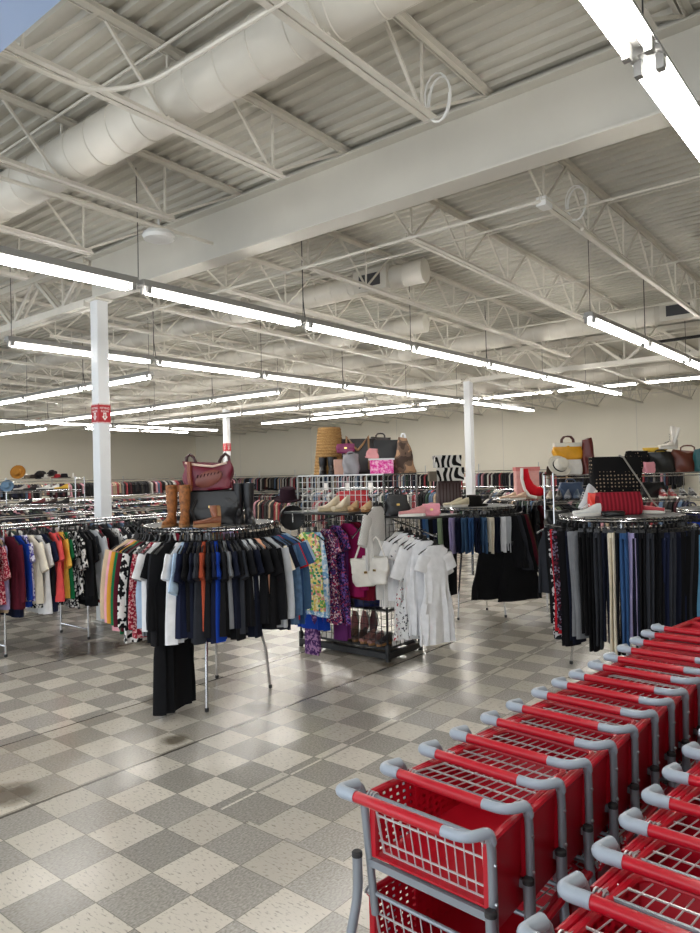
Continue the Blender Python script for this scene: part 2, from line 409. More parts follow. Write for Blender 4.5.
joist_row(-4.3, XB-.05, -1, 7, 'on the near side of the solid girder')
joist_row(XB+.05, 15.45, -1, 14, 'beyond the solid girder')
joist_row(15.55, XW-.02, 1, 18, 'in front of the back wall')
# bridging rods between the joists
k = 0
for x, up in ((1.9, 0), (3.35, 0), (3.1, 1), (6.9, 0), (8.1, 1), (9.4, 0), (11.5, 0), (12.2, 1), (13.9, 0), (17.5, 0), (20.2, 0), (22.8, 0)):
    z = deck_z(x)-(.50 if not up else .06)
    b = MB(); b.tube([(x, .5, z), (x, min(YW-.1, 2+x*2.4), z)], .013, 6)
    o = b.build('bridging_rod', M['white_steel'])
    where = 'on the near side of the solid girder' if x < 5 else ('beyond the solid girder' if x < 15 else 'near the back wall')
    tag(o, 'thin white bridging rod across joists %s, %s row' % (where, ordn(k)), 'rod', 'bridging rods'); k += 1
# conduits
b = MB(); b.tube(fillet([(-.5, 4.14, 4.47), (2.50, 4.14, 4.47), (2.74, 3.85, 4.52), (2.86, .9, 4.62)], .22), .016, 8)
tag(b.build('conduit', M['white_steel']), 'thin white conduit bending off a joist to run along the big spiral duct', 'pipe')
b = MB(); b.tube(fillet([(6.3, 2.68, 4.47), (6.25, 2.8, 4.46), (6.25, 9.5, 4.44)], .1), .016, 8)
tag(b.build('conduit', M['white_steel']), 'thin white conduit running along the far side of the solid girder', 'pipe')
b = MB(); b.tube([(7.2, 2.68, 4.43), (14.2, 2.68, 4.28)], .02, 8)
tag(b.build('conduit', M['white_steel']), 'white conduit strapped under a joist beyond the solid girder', 'pipe')
b = MB(); b.tube([(-.6, 5.82, 4.46), (4.9, 5.82, 4.44)], .02, 8)
tag(b.build('conduit', M['white_steel']), 'white conduit under the joist with the round white disc', 'pipe')
b = MB(); b.box((6.35, 2.72, 4.47), (.16, .10, .09))
tag(b.build('junction_box', M['white_plastic'], bevel=.006), 'white electrical junction box at the end of a joist behind the solid girder', 'box')
e = empty('ceiling_banner', (1.45, 5.0, 4.36)); tag(e, 'pale blue banner board hanging from the ceiling, cut by the top left corner', 'banner')
b = MB(); b.box((0, 0, 0), (.74, 5.2, .04)); b.build('board', mat('pale_blue_panel', rgb(168, 194, 236), .5), e, smooth=False, bevel=.006)
for sy in (-1, 1):
    for sx in (-1, 1):
        b = MB(); b.tube([(sx*.3, sy*2.3, .02), (sx*.3, sy*2.3, deck_z(1.4)-4.36)], .004, 5); b.build('wire', M['steel'], e)
def coil(x, y, z, label):
    b = MB(); b.tube([(x+.03*math.cos(t*.5), y+.10*math.sin(t)*(1+.1*math.sin(t*.37)), z+.17*math.cos(t)) for t in [i*2*PI/16 for i in range(45)]], .007, 6, cap=True)
    tag(b.build('cable_coil', M['white_plastic']), label, 'cable')
coil(4.38, 2.66, 4.66, 'coil of white cable hanging at the end of a joist before the girder')
coil(6.95, 2.64, 4.62, 'coil of white cable on a joist behind the girder, above the junction box')
b = MB(); b.lathe([(.03, .11), (.11, .10), (.155, .06), (.165, .03), (.15, 0), (.05, -.005)], 28, (4.30, 5.93, 4.36)); b.lathe([(.012, .0), (.012, .14)], 8, (4.30, 5.93, 4.44))
tag(b.build('ceiling_speaker', M['white_plastic']), 'round white disc hanging under the ceiling joists above the front light row', 'speaker')

# ducts (axis along y)
def duct(x, z, r, y0, y1, label, vents=(), seams=True):
    e = empty('air_duct', (x, y0, z)); tag(e, label, 'duct', 'white air ducts')
    prof = []; L = y1-y0; n = int(L/.32); b = MB()
    rings = []
    for i in range(n+1):
        y = L*i/n
        for dy, rr in ((-.006, r), (0, r+.007), (.006, r)):
            rings.append([(rr*math.cos(2*PI*j/28), y+dy+.03*math.cos(2*PI*j/28), rr*math.sin(2*PI*j/28)) for j in range(28)])
    b.loft(rings); b.build('shell', M['duct'], e)
    for k, yc in enumerate(vents):
        b = MB(); b.box((-r*.95, yc-y0, -.02), (.10, .60, .32)); v = b.build('vent_box', M['white_steel'], e, smooth=False, bevel=.005)
        b = MB(); b.box((-r*.95-.052, yc-y0, -.02), (.012, .38, .18)); b.build('grille', M['grille'], v, smooth=False)
    return e
duct(3.27, 4.79, .195, -2.5, 14, 'big spiral air duct nearest the camera, in front of the solid girder')
duct(8.23, 4.745, .165, 5.28, 20, 'air duct with a capped end and square grille just behind the solid girder', (6.1,))
duct(10.9, 4.68, .16, 7.0, 24, 'air duct with a capped end, second behind the solid girder')
duct(13.0, 4.62, .18, 1.0, 28, 'long air duct running past the bare column towards the right', (3.15, 13.4))
duct(19.0, 4.48, .20, 2.0, 30, 'long air duct nearest the back wall')
b = MB(); b.tube([(14.6, 4.2, 4.4), (14.6, 2.2, 4.42)], .03, 8)
tag(b.build('dark_pipe', M['black_metal']), 'dark pipe beside the grille of the long duct on the right', 'pipe')

# columns
def column(x, y, w, ztop, label, band):
    e = empty('support_column', (x, y, 0)); tag(e, label, 'column', kind='thing')
    b = MB(); h = w/2; c = .012
    ring = [(-h, -h+c), (-h+c, -h), (h-c, -h), (h, -h+c), (h, h-c), (h-c, h), (-h+c, h), (-h, h-c)]
    b.loft([[(px, py, z) for px, py in ring] for z in (.0, ztop)]); b.build('post', M['column'], e)
    b = MB(); b.box((0, 0, ztop-.012), (w+.09, w+.09, .024)); b.build('cap_plate', M['white_steel'], e, smooth=False)
    b = MB(); b.box((0, 0, .01), (w+.10, w+.10, .02)); b.build('base_plate', M['white_steel'], e, smooth=False)
    if band:
        z0, z1 = band
        b = MB(); b.box((0, 0, (z0+z1)/2), (w+.008, w+.008, z1-z0)); s = b.build('sign_band', M['sign_red'], e, smooth=False)
        s['label'] = 'red sign band with white letters and arrow'
        for (nx, ny, rz) in ((-1, 0, -PI/2), (0, -1, 0)):
            def add_text(body, size, z):
                cu = bpy.data.curves.new('sign_text', 'FONT'); cu.body = body; cu.size = size; cu.align_x = 'CENTER'; cu.align_y = 'CENTER'; cu.extrude = .0008
                tmp = bpy.data.objects.new('lettering_curve', cu); col.objects.link(tmp)
                bpy.context.view_layer.update()
                me = bpy.data.meshes.new_from_object(tmp.evaluated_get(bpy.context.evaluated_depsgraph_get())); bpy.data.objects.remove(tmp)
                me.materials.clear(); me.materials.append(M['sign_white'])
                t = bpy.data.objects.new('lettering', me); col.objects.link(t); t.parent = s
                t.location = (nx*(h+.0055), ny*(h+.0055), z); t.rotation_euler = (PI/2, 0, rz)
            add_text('FITTING', .040, z1-.062); add_text('ROOM', .038, z1-.105)
            b = MB()
            def P3(a, zz, d): return (nx*(h+.005+d) + (0 if nx else a), ny*(h+.005+d) + (a if nx else 0), zz)
            zc = (z0+z1)/2-.04
            out = [(-.022, zc+.05), (.022, zc+.05), (.022, zc), (.045, zc), (0, zc-.055), (-.045, zc), (-.022, zc)]
            inn = [(-.008, zc+.036), (.008, zc+.036), (.008, zc-.01), (.014, zc-.012), (0, zc-.032), (-.014, zc-.012), (-.008, zc-.01)]
            n = len(out)
            vs = [P3(a, q, .0012) for a, q in out]+[P3(a, q, .0012) for a, q in inn]
            b.add(vs, [(i, (i+1) % n, n+(i+1) % n, n+i) for i in range(n)])
            b.build('arrow', M['sign_white'], s, smooth=False)
            b = MB()
            for zt in (z1-.008, z0+.008):
                for i in range(9):
                    a = -h+.01+i*(w-.02)/8; b.add([P3(a-.006, zt-.007, .001), P3(a+.006, zt-.007, .001), P3(a+.006, zt+.007, .001), P3(a-.006, zt+.007, .001)], [(0, 1, 2, 3)])
            b.build('edge_dashes', M['sign_white'], s, smooth=False)
column(5.33, 8.75, .175, 4.42, 'white square column nearest the camera with red sign band, left of the boots rack', (2.715, 2.98))
column(15.5, 8.76, .18, 4.2, 'bare white column behind the animal-print boxes, no sign band', None)
column(15.5, 17.9, .18, 4.2, 'farthest white column with a small red sign band, above the burgundy bag', (2.78, 3.05))

# fluorescent fixtures
def make_fixture(L=2.38):
    e = empty('strip_light'); h = L/2
    b = MB(); prof = [(-.076, .040), (-.073, .048), (-.05, .115), (.05, .115), (.073, .048), (.076, .040), (.04, .058), (-.04, .058)]
    b.loft([[(x, y, z) for y, z in prof] for x in (-h, h)]); b.build('housing', M['fixture'], e, smooth=False)
    for y in (-.05, .05):
        b = MB(); b.tube([(-h+.085, y, 0), (h-.085, y, 0)], .0165, 8); b.build('tube', M['tube'], e)
        for sx in (-1, 1):
            b = MB(); b.box((sx*(h-.062), y, .018), (.045, .036, .075)); b.build('lamp_holder', M['fixture'], e, smooth=False)
    return e
fx = make_fixture(); used = [False]
def light_row(a, fixed, along, n, z, where, pitch=2.44):
    for i in range(n):
        o = copy_tree(fx) if used[0] else fx; used[0] = True
        c = a+pitch*(i+.5)
        o.location = (c, fixed, z) if along == 'x' else (fixed, c, z)
        o.rotation_euler = (0, 0, 0 if along == 'x' else PI/2)
        tag(o, 'strip light %s, %s %s' % (where, ordn(i), 'from the near end' if along == 'x' else 'from its right end'), 'light', 'strip lights '+where)
    # suspension wires, one at every joint
    for i in range(n+1):
        c = a+pitch*i; x, y = (c, fixed) if along == 'x' else (fixed, c)
        c2 = min(max(c, a+.1), a+pitch*n-.1)
        x, y = (c2, fixed) if along == 'x' else (fixed, c2)
        b = MB(); b.tube([(x, y, z+.09), (x+.006, y, z+.5), (x, y, deck_z(x)-.01)], .0045, 5)
        if i % 2 and x < 12: b.tube([(x+.05, y, z+.07), (x+.035, y+.01, z+.2), (x+.008, y, z+.34), (x+.004, y, deck_z(x)-.1)], .007, 5)
        o = b.build('hanging_wire', M['wire_black'])
        tag(o, 'thin wire holding strip lights %s, %s one' % (where, ordn(i)), 'wire', 'wires of the strip lights '+where)
light_row(-1.44, .965, 'x', 3, 3.85, 'overhead at the top right corner')
light_row(8.97, 3.30, 'x', 3, 3.85, 'over the trousers rack on the right')
light_row(-.72, 6.10, 'x', 8, 3.85, 'in the long front row over the boots rack')
light_row(4.51, 9.80, 'x', 7, 3.85, 'in the row passing behind the nearest column')
light_row(11.2, 7.90, 'y', 3, 3.85, 'in the short crosswise row by the nearest column')
light_row(11.42, 11.55, 'y', 5, 3.85, 'in the second crosswise row')
light_row(11.3, 14.65, 'y', 4, 3.85, 'in the third crosswise row')
light_row(11.55, 18.0, 'y', 3, 3.85, 'in the fourth crosswise row')
light_row(3.5, 20.0, 'y', 6, 4.23, 'in the long crosswise row by the back wall')
light_row(9.3, 22.5, 'x', 4, 3.85, 'in the far left lengthwise row')
light_row(14.0, 24.2, 'x', 2, 3.85, 'in the farthest lengthwise row')
light_row(25.0, 13.0, 'y', 2, 3.85, 'by the far left wall')

# ---------------------------------------------------------------- clothes
def ell(hw, th, z, n=20, dy=0., k=.8, ph=0., amp=0., freq=2.2):
    out = []
    for j in range(n):
        t = 2*PI*j/n; c, s = math.cos(t), math.sin(t)
        x = hw*math.copysign(abs(c)**k, c); y = th*math.copysign(abs(s)**.9, s)
        y += amp*math.sin(freq*2*PI*x/.25+ph)+dy
        out.append((x, y, z))
    return out
def sleeve(b, s, length, r0, r1, splay, th, z0=-.19, x0=.175):
    rings = []; k = 7
    for i in range(k):
        t = i/(k-1)
        ang = splay*(1-.55*t) if length > .4 else splay
        x = x0+length*t*math.sin(ang)+.02*t; z = z0-length*t*math.cos(ang)
        r = r0+(r1-r0)*t
        d = Vector((math.cos(ang), 0, math.sin(ang)))
        rings.append([(s*(x+d.x*r*math.cos(a)), th*math.sin(a)*(1+.25*math.sin(9*t)), z+d.z*r*math.cos(a)) for a in [2*PI*j/12 for j in range(12)]])
    b.loft(rings)
def top_mesh(seed, L=.70, w=.235, slv=.2, flare=1.06, th=.026, waist=1., splay=.5, shoulder=.2):
    r = random.Random(seed); b = MB(); ph = r.uniform(0, 6); fq = 2+1.4*r.random()
    prof = [(-.095, .075, .022), (-.112, .10, .024), (-.145, .155, .02), (-.18, shoulder, .02), (-.25, w*.93, .024)]
    for i in range(1, 9):
        t = i/8; z = -.25-(L-.15)*t
        ww = w*(1+(waist-1)*math.sin(min(1, t*1.6)*PI))*(1+(flare-1)*t)
        prof.append((z, ww, th*(1+.5*t)))
    rings = [ell(hw, t_, z, 28, ph=ph+z*2, amp=.017*max(0, min(1.3, (-z-.2)*2.5)), freq=fq) for z, hw, t_ in prof]
    b.loft(rings)
    if slv:
        for s in (-1, 1): sleeve(b, s, slv, .085, .075 if slv < .35 else .05, splay, .024, x0=shoulder-.025)
    return b
def skirt_mesh(seed, L=.75, w0=.18, w1=.34):
    r = random.Random(seed); b = MB(); ph = r.uniform(0, 6); rings = []
    for i in range(11):
        t = i/10; z = -.10-L*t
        rings.append(ell(w0+(w1-w0)*t**.9, .02+.035*t, z+(.02*math.sin(5*t) if i == 10 else 0), 28, ph=ph, amp=.022*t, freq=3.2))
    b.loft(rings); return b
def trouser_mesh(seed, L=1.02, w=.125, w2=.085):
    r = random.Random(seed); b = MB()
    for s in (-1, 1):
        ph = r.uniform(0, 6); rings = []; dl = r.uniform(0, .03)
        for i in range(12):
            t = i/11; z = -.11-(L-dl)*t
            ww = w+(w2-w)*min(1, t*1.4)+.004*math.sin(7*t+ph)
            rings.append(ell(ww, .019+.004*math.sin(5*t+ph), z, 12, dy=s*.018+.006*math.sin(4*t+ph)*t, k=.75))
        b.loft(rings)
    b.loft([ell(w*1.02, .038, z, 12, k=.75) for z in (-.105, -.15)])
    return b
def hanger_mb(clips=False):
    b = MB()
    hook = [(.016*math.cos(a), 0, .0+.017*math.sin(a)) for a in [(-.35+i*.28)*1. for i in range(13)]]
    b.tube(hook+[(-.004, 0, -.035), (0, 0, -.075)], .0042, 5); b.box((0, 0, -.075), (.034, .014, .07))
    if clips:
        b.tube([(-.13, 0, -.085), (-.02, 0, -.078), (.02, 0, -.078), (.13, 0, -.085)], .006, 5)
        for s in (-1, 1): b.box((s*.095, 0, -.10), (.03, .045, .05))
    else:
        b.tube([(-.205, 0, -.175), (-.17, 0, -.15), (-.02, 0, -.085), (.02, 0, -.085), (.17, 0, -.15), (.205, 0, -.175)], .0075, 5)
        b.box((0, 0, -.085), (.05, .016, .03))
    return b
HANG = {}
PROTO = {}
def proto(kind, seed):
    key = (kind, seed)
    if key in PROTO: return PROTO[key]
    if kind == 't_shirt': mb = top_mesh(seed, .68+.05*(seed % 3), .225+.008*(seed % 2), .19+.02*(seed % 2), splay=.36, th=.036)
    elif kind == 'sweater': mb = top_mesh(seed, .68+.03*(seed % 3), .23, .58, th=.036, splay=.24)
    elif kind == 'jacket': mb = top_mesh(seed, .74+.05*(seed % 2), .25, .58, th=.042, splay=.26)
    elif kind == 'blouse': mb = top_mesh(seed, .62+.05*(seed % 3), .215, .30, th=.024, splay=.38)
    elif kind == 'tank_top': mb = top_mesh(seed, .58+.04*(seed % 3), .19, 0, th=.02, shoulder=.15)
    elif kind == 'dress': mb = top_mesh(seed, .96+.04*(seed % 3), .155, .16, flare=1.45, th=.03, waist=.86, splay=.34, shoulder=.145)
    elif kind == 'sleeveless_dress': mb = top_mesh(seed, .80+.06*(seed % 3), .165, 0, flare=1.3, th=.028, shoulder=.14)
    elif kind == 'long_dress': mb = top_mesh(seed, 1.36, .20, .0, flare=1.2, th=.05, waist=.95, shoulder=.18)
    elif kind == 'skirt': mb = skirt_mesh(seed, .62+.04*(seed % 3))
    elif kind == 'trousers': mb = trouser_mesh(seed, .94+.05*(seed % 4), .135, .10)
    elif kind == 'shorts': mb = trouser_mesh(seed, .45, .15, .14)
    PROTO[key] = mb; return mb
MESH = {}
GARMENTS = []
def garment(kind, seed, p, rz, color, material=None, white_hanger=False):
    """one garment on its hanger; the hook sits on the rail at p"""
    m = material or M['fabric']; key = (kind, seed, m.name)
    clips = kind in ('trousers', 'shorts', 'skirt')
    if key not in MESH:
        o = proto(kind, seed).build(kind, m); MESH[key] = o.data
    else:
        o = bpy.data.objects.new(kind, MESH[key]); col.objects.link(o)
    o.location = p; o.rotation_euler = (0, 0, rz); o.color = (*color, 1)
    hk = (clips, white_hanger)
    if hk not in HANG:
        h = hanger_mb(clips).build('hanger', M['white_hanger'] if white_hanger else M['hanger']); HANG[hk] = h.data
    else:
        h = bpy.data.objects.new('hanger', HANG[hk]); col.objects.link(h)
    h.parent = o
    return o
C = {k: rgb(*v) for k, v in dict(black=(18, 18, 21), charcoal=(44, 46, 52), navy=(24, 30, 54), darknavy=(18, 22, 38), royal=(24, 62, 160), blue=(52, 86, 132), denim=(66, 96, 130), skyblue=(96, 150, 190), lightblue=(176, 200, 224), white=(232, 232, 234), cream=(226, 216, 196), tan=(196, 172, 142), pink=(222, 160, 170), mustard=(204, 146, 52), yellow=(232, 186, 80), green=(22, 108, 66), maroon=(84, 22, 36), burgundy=(116, 20, 40), red=(192, 34, 46), coral=(228, 84, 84), rust=(186, 84, 58), orange=(238, 92, 40), grey=(128, 130, 134), lightgrey=(178, 180, 184), brown=(74, 52, 42), olive=(86, 84, 56), purple=(96, 40, 96), magenta=(150, 24, 84), lilac=(170, 160, 200), sage=(150, 168, 140), beige=(206, 190, 162), peach=(230, 170, 140)).items()}
NAMES = dict(royal='royal blue', darknavy='dark navy', skyblue='sky blue', lightblue='pale blue', lightgrey='light grey', denim='faded blue')
KN = dict(t_shirt='t-shirt', sweater='long-sleeved sweater', jacket='long-sleeved jacket', blouse='blouse', tank_top='sleeveless top', dress='short-sleeved dress', sleeveless_dress='sleeveless dress', long_dress='floor-length dress', skirt='skirt', trousers='trousers', shorts='shorts')
PN = dict(floral='yellow and green tropical print', paisley='dark paisley print', navyprint='purple and navy print', bwprint='black and white patterned', bwsmall='small black and white print', redprint='red patterned', lilacprint='white and lilac print', bluefloral='pale blue floral', whitefloral='white floral', whitestripe='white striped', greyspots='white dark-spotted', purplefloral='purple floral', strap_red='red and black speckled', denim='blue denim')
def label_set(items, where, group, cats=None):
    """items: (object, description) in order along the rack; every label single out one garment by look, then by neighbour, then by place"""
    from collections import Counter
    cnt = Counter(d for _, d in items); n = len(items)
    done = Counter(); cand = []
    for i, (o, d) in enumerate(items):
        if cnt[d] == 1: cand.append('%s %s' % (d, where))
        else:
            l = items[i-1][1] if i else None; r = items[i+1][1] if i < n-1 else None
            if l and cnt[l] == 1: cand.append('%s %s, just right of the %s' % (d, where, l))
            elif r and cnt[r] == 1: cand.append('%s %s, just left of the %s' % (d, where, r))
            else: cand.append(None)
    for i, (o, d) in enumerate(items):
        t = cand[i]
        if t is None or len(t.split()) > 16:
            t = '%s %s, %s garment from the left' % (d, where, ordn(i))
        o['label'] = t; o['group'] = group
        nm = o.name.split('.')[0]
        o['category'] = {'t_shirt': 't-shirt', 'sleeveless_dress': 'dress', 'long_dress': 'dress', 'tank_top': 'top'}.get(nm, nm)
def desc(kind, c=None, p=None):
    return '%s %s' % (PN[p] if p else NAMES.get(c, c), KN[kind])

# ---------------------------------------------------------------- round racks
def round_rack(x, y, r, z, label, legs, white_ring=True):
    e = empty('round_rack', (x, y, 0)); tag(e, label, 'clothes rack', 'round clothes racks')
    b = MB(); b.ring((0, 0, z-.013), r, .0125, 64, 8); b.build('rail', M['chrome'], e)
    b = MB(); b.ring((0, 0, z+.010), r+.006, .009, 64, 6); b.build('top_rim', M['chrome'], e)
    b = MB(); b.lathe([(.02, z+.004), (r, z+.004), (r+.004, z+.012), (r, z+.018), (.02, z+.018)], 56); b.build('top_plate', M['glass_top'], e)
    b = MB()
    for k in range(40):
        a = 2*PI*k/40; b.tube([(r*math.cos(a), r*math.sin(a), z-.02), (r*math.cos(a), r*math.sin(a), z+.008)], .003, 4)
    b.build('rim_posts', M['chrome'], e)
    b = MB(); b.tube([(0, 0, .55), (0, 0, z+.03)], .018, 10)
    for k in range(4):
        a = k*PI/2+.4; b.tube([(0, 0, z-.02), (r*math.cos(a), r*math.sin(a), z-.015)], .010, 6)
    b.build('centre_frame', M['chrome'], e)
    for (lx, ly) in legs:
        dx, dy = lx-x, ly-y; d = math.hypot(dx, dy)
        b = MB(); q = min(1, (r-.04)/d)
        b.tube([(dx, dy, .012), (dx*.93, dy*.93, .35), (dx*.55, dy*.55, 1.2), (dx*.5, dy*.5, z-.01)], .0125, 8); l = b.build('leg', M['chrome'], e)
        b = MB(); b.lathe([(.012, 0), (.017, .004), (.017, .03), (.012, .034)], 10, (dx, dy, 0)); b.build('foot_cap', M['rubber'], l)
def hang_round(x, y, r, z, specs, where, group, jit=.05, bias=0.):
    """specs in order from left to right: (kind, seed, colour or None, print or None, angle in degrees from the side facing the camera, radial offset)"""
    th0 = math.atan2(-y, -x); items = []
    for sp in specs:
        kind, seed, c, p, ang = sp[:5]
        dr = sp[5] if len(sp) > 5 else 0.
        a = th0+math.radians(ang)
        px, py = x+(r+dr)*math.cos(a), y+(r+dr)*math.sin(a)
        o = garment(kind, seed, (px, py, z), a+bias+R_.uniform(-jit, jit), C[c] if c else (1, 1, 1), P[p] if p else None)
        items.append((o, desc(kind, c, p)))
    label_set(items, where, group)

# A: boots rack
AX, AY, AR, AZ = 4.08, 4.97, .56, 1.515
round_rack(AX, AY, AR, AZ, 'chrome round clothes rack with boots and a burgundy bag on top', [(3.74, 4.64), (4.50, 4.67), (4.42, 5.32), (3.74, 5.30)])
S = []
A_ = lambda *a: S.append(a)
A_('sweater', 1, 'tan', None, -84, .07); A_('sweater', 2, 'pink', None, -73, .05); A_('sweater', 0, 'mustard', None, -68.5, .04); A_('sweater', 4, 'brown', None, -65, .03); A_('sweater', 5, 'green', None, -62, .04)
A_('sweater', 1, 'maroon', None, -57, .05); A_('jacket', 1, None, 'bwprint', -53, .04); A_('sweater', 3, 'black', None, -50); A_('jacket', 2, None, 'redprint', -46, .03); A_('sweater', 2, 'lightblue', None, -43.5, -.02)
A_('t_shirt', 1, 'grey', None, -42, .0); A_('t_shirt', 0, 'white', None, -40, .05); A_('t_shirt', 2, 'black', None, -37); A_('long_dress', 1, 'black', None, -35, -.02); A_('sweater', 0, 'charcoal', None, -34); A_('jacket', 1, 'black', None, -31.5, .03)
A_('t_shirt', 2, 'white', None, -23, .03); A_('blouse', 1, 'lightblue', None, -20, .0); A_('t_shirt', 1, 'navy', None, -17, .02)
for i, (c, k, sd) in enumerate([('black', 't_shirt', 0), ('darknavy', 't_shirt', 1), ('charcoal', 't_shirt', 2), ('rust', 't_shirt', 0), ('black', 't_shirt', 1), ('navy', 't_shirt', 2), ('royal', 't_shirt', 2), ('black', 't_shirt', 1), ('grey', 't_shirt', 0), ('darknavy', 't_shirt', 0), ('black', 't_shirt', 2), ('charcoal', 't_shirt', 1), ('black', 't_shirt', 0), ('lightgrey', 'tank_top', 1), ('darknavy', 't_shirt', 2), ('white', 'tank_top', 0), ('black', 't_shirt', 0), ('peach', 'tank_top', 2), ('black', 't_shirt', 1)]):
    A_(k, sd, c, None, -13.5+i*3.0, R_.uniform(-.01, .03))
A_('sweater', 1, 'black', None, 44, .01); A_('sweater', 2, 'lightgrey', None, 48, .04); A_('t_shirt', 1, 'cream', None, 51, .0); A_('t_shirt', 2, 'darknavy', None, 54, .02); A_('jacket', 2, None, 'denim', 58, .03)
A_('t_shirt', 0, 'denim', None, 62, .03); A_('t_shirt', 1, 'red', None, 66, .02); A_('t_shirt', 2, 'blue', None, 71, .06); A_('jacket', 0, 'denim', None, 76, .03); A_('t_shirt', 0, 'lightblue', None, 83, .06); A_('t_shirt', 1, 'orange', None, 88, .03); A_('t_shirt', 2, 'navy', None, 95, .05)
hang_round(AX, AY, AR, AZ, S, 'on the boots rack', 'clothes on the round rack with boots', .05)

# D: trousers rack
DX, DY, DR, DZ = 6.89, 2.27, .56, 1.474
round_rack(DX, DY, DR, DZ, 'chrome round clothes rack of trousers with a red box bag on top', [(6.78, 2.75), (6.42, 2.10), (6.95, 1.80), (7.35, 2.35)])
S = []
dl = [('trousers', 'black', None), ('trousers', 'charcoal', None), ('trousers', None, 'bwsmall'), ('trousers', 'red', None), ('trousers', None, 'strap_red'), ('trousers', 'black', None), ('trousers', 'darknavy', None), ('trousers', 'grey', None), ('trousers', 'black', None), ('trousers', 'black', None), ('trousers', 'charcoal', None), ('trousers', 'darknavy', None), ('trousers', 'cream', None), ('trousers', 'black', None), ('trousers', 'blue', None), ('trousers', 'lilac', None), ('trousers', 'darknavy', None), ('trousers', 'black', None), ('trousers', 'charcoal', None), ('trousers', 'black', None), ('trousers', 'black', None), ('trousers', 'navy', None), ('trousers', 'charcoal', None), ('trousers', 'darknavy', None), ('trousers', 'black', None), ('trousers', 'navy', None), ('trousers', 'black', None), ('trousers', 'charcoal', None), ('trousers', 'black', None), ('trousers', 'skyblue', None), ('trousers', 'darknavy', None), ('trousers', 'beige', None), ('trousers', 'lightgrey', None), ('trousers', 'skyblue', None), ('trousers', 'black', None), ('trousers', 'black', None), ('trousers', 'darknavy', None)]
for i, (k, c, p) in enumerate(dl):
    S.append((k, (i*7) % 4 if c not in ('cream',) else 3, c, p, (-82+i*6.2) if i < 13 else (-2+(i-13)*4.5), R_.uniform(-.02, .03)))
S[:0] = [('tank_top', 1, 'black', None, -94, .03), ('tank_top', 2, 'charcoal', None, -89, .02)]
hang_round(DX, DY, DR, DZ, S, 'on the trousers rack', 'trousers on the round rack', .25, .12)

# B: skirts and jeans rack behind the grid
BX, BY, BZ = 8.30, 4.69, 1.464
round_rack(BX, BY, .56, BZ, 'chrome round clothes rack of jeans and black skirts behind the white dresses', [(7.98, 4.74), (8.76, 4.74), (8.2, 5.1), (8.45, 4.30)])
S = []
bl = [('trousers', 'black'), ('trousers', 'darknavy'), ('trousers', 'blue'), ('trousers', 'denim'), ('trousers', 'black'), ('trousers', 'navy'), ('trousers', 'sage'), ('trousers', 'black'), ('shorts', 'lilac'), ('shorts', 'navy'), ('shorts', 'denim'), ('shorts', 'blue'), ('shorts', 'navy'), ('shorts', 'denim'), ('shorts', 'cream'), ('shorts', 'darknavy'), ('shorts', 'white'), ('shorts', 'lightgrey'), ('skirt', 'black'), ('skirt', 'charcoal'), ('skirt', 'black'), ('skirt', 'maroon'), ('skirt', 'brown'), ('skirt', 'black')]
for i, (k, c) in enumerate(bl): S.append((k, i % 3, c, None, -80+i*7.2, 0))
hang_round(BX, BY, .56, BZ, S, 'on the rack behind the white dresses', 'clothes on the round rack of jeans and skirts')
# two big black skirts clipped low at the front of that rack
it = []
for k, (px, py, a) in enumerate([(7.95, 4.18, -.62), (8.22, 3.98, -.5)]):
    o = garment('skirt', 1+k, (px, py, 1.12), a, C['black']); it.append(o)
    b = MB(); b.tube([(0, 0, .01), (0.02, 0, .16), (.1, .35, .345)], .005, 5); b.build('hook_extension', M['chrome'], o)
it[0]['label'] = 'wide black skirt hung low in front of the shorts, left one'; it[1]['label'] = 'wide black skirt hung low in front of the shorts, right one'
for o in it: o['category'] = 'skirt'; o['group'] = 'wide black skirts hung low'

# C: farther round rack
CX, CY, CZ = 10.75, 5.02, 1.475
round_rack(CX, CY, .56, CZ, 'chrome round clothes rack of dark clothes with a red and white shoe on top', [(10.66, 4.75), (10.3, 5.0), (11.1, 5.2), (10.7, 5.4)])
S = []
cl = ['black', 'charcoal', 'black', 'grey', 'black', 'olive', 'black', 'brown', 'black', 'charcoal', 'darknavy', 'black', 'black', 'maroon', 'black', 'beige', 'sage', 'black', 'charcoal', 'black', 'navy', 'black']
for i, c in enumerate(cl): S.append(('tank_top' if i % 3 else 't_shirt', i % 3, c, None, -90+i*8.4, 0))
hang_round(CX, CY, .56, CZ, S, 'on the dark clothes rack', 'clothes on the farther round rack')

# E: rack cut by the right edge of the frame
EX, EY, EZ = 8.30, 1.53, 1.47
round_rack(EX, EY, .56, EZ, 'chrome round clothes rack half out of view behind the trousers rack', [(8.0, 1.8), (8.6, 1.4), (8.1, 1.2), (8.5, 1.9)])
S = []
for i, c in enumerate(['black', 'charcoal', 'black', 'darknavy', 'black', 'black', 'navy', 'black', 'charcoal', 'royal']): S.append(('trousers', i % 4, c, None, -112+i*8, 0))
hang_round(EX, EY, .56, EZ, S, 'on the half hidden rack at the right', 'clothes on the half hidden round rack')

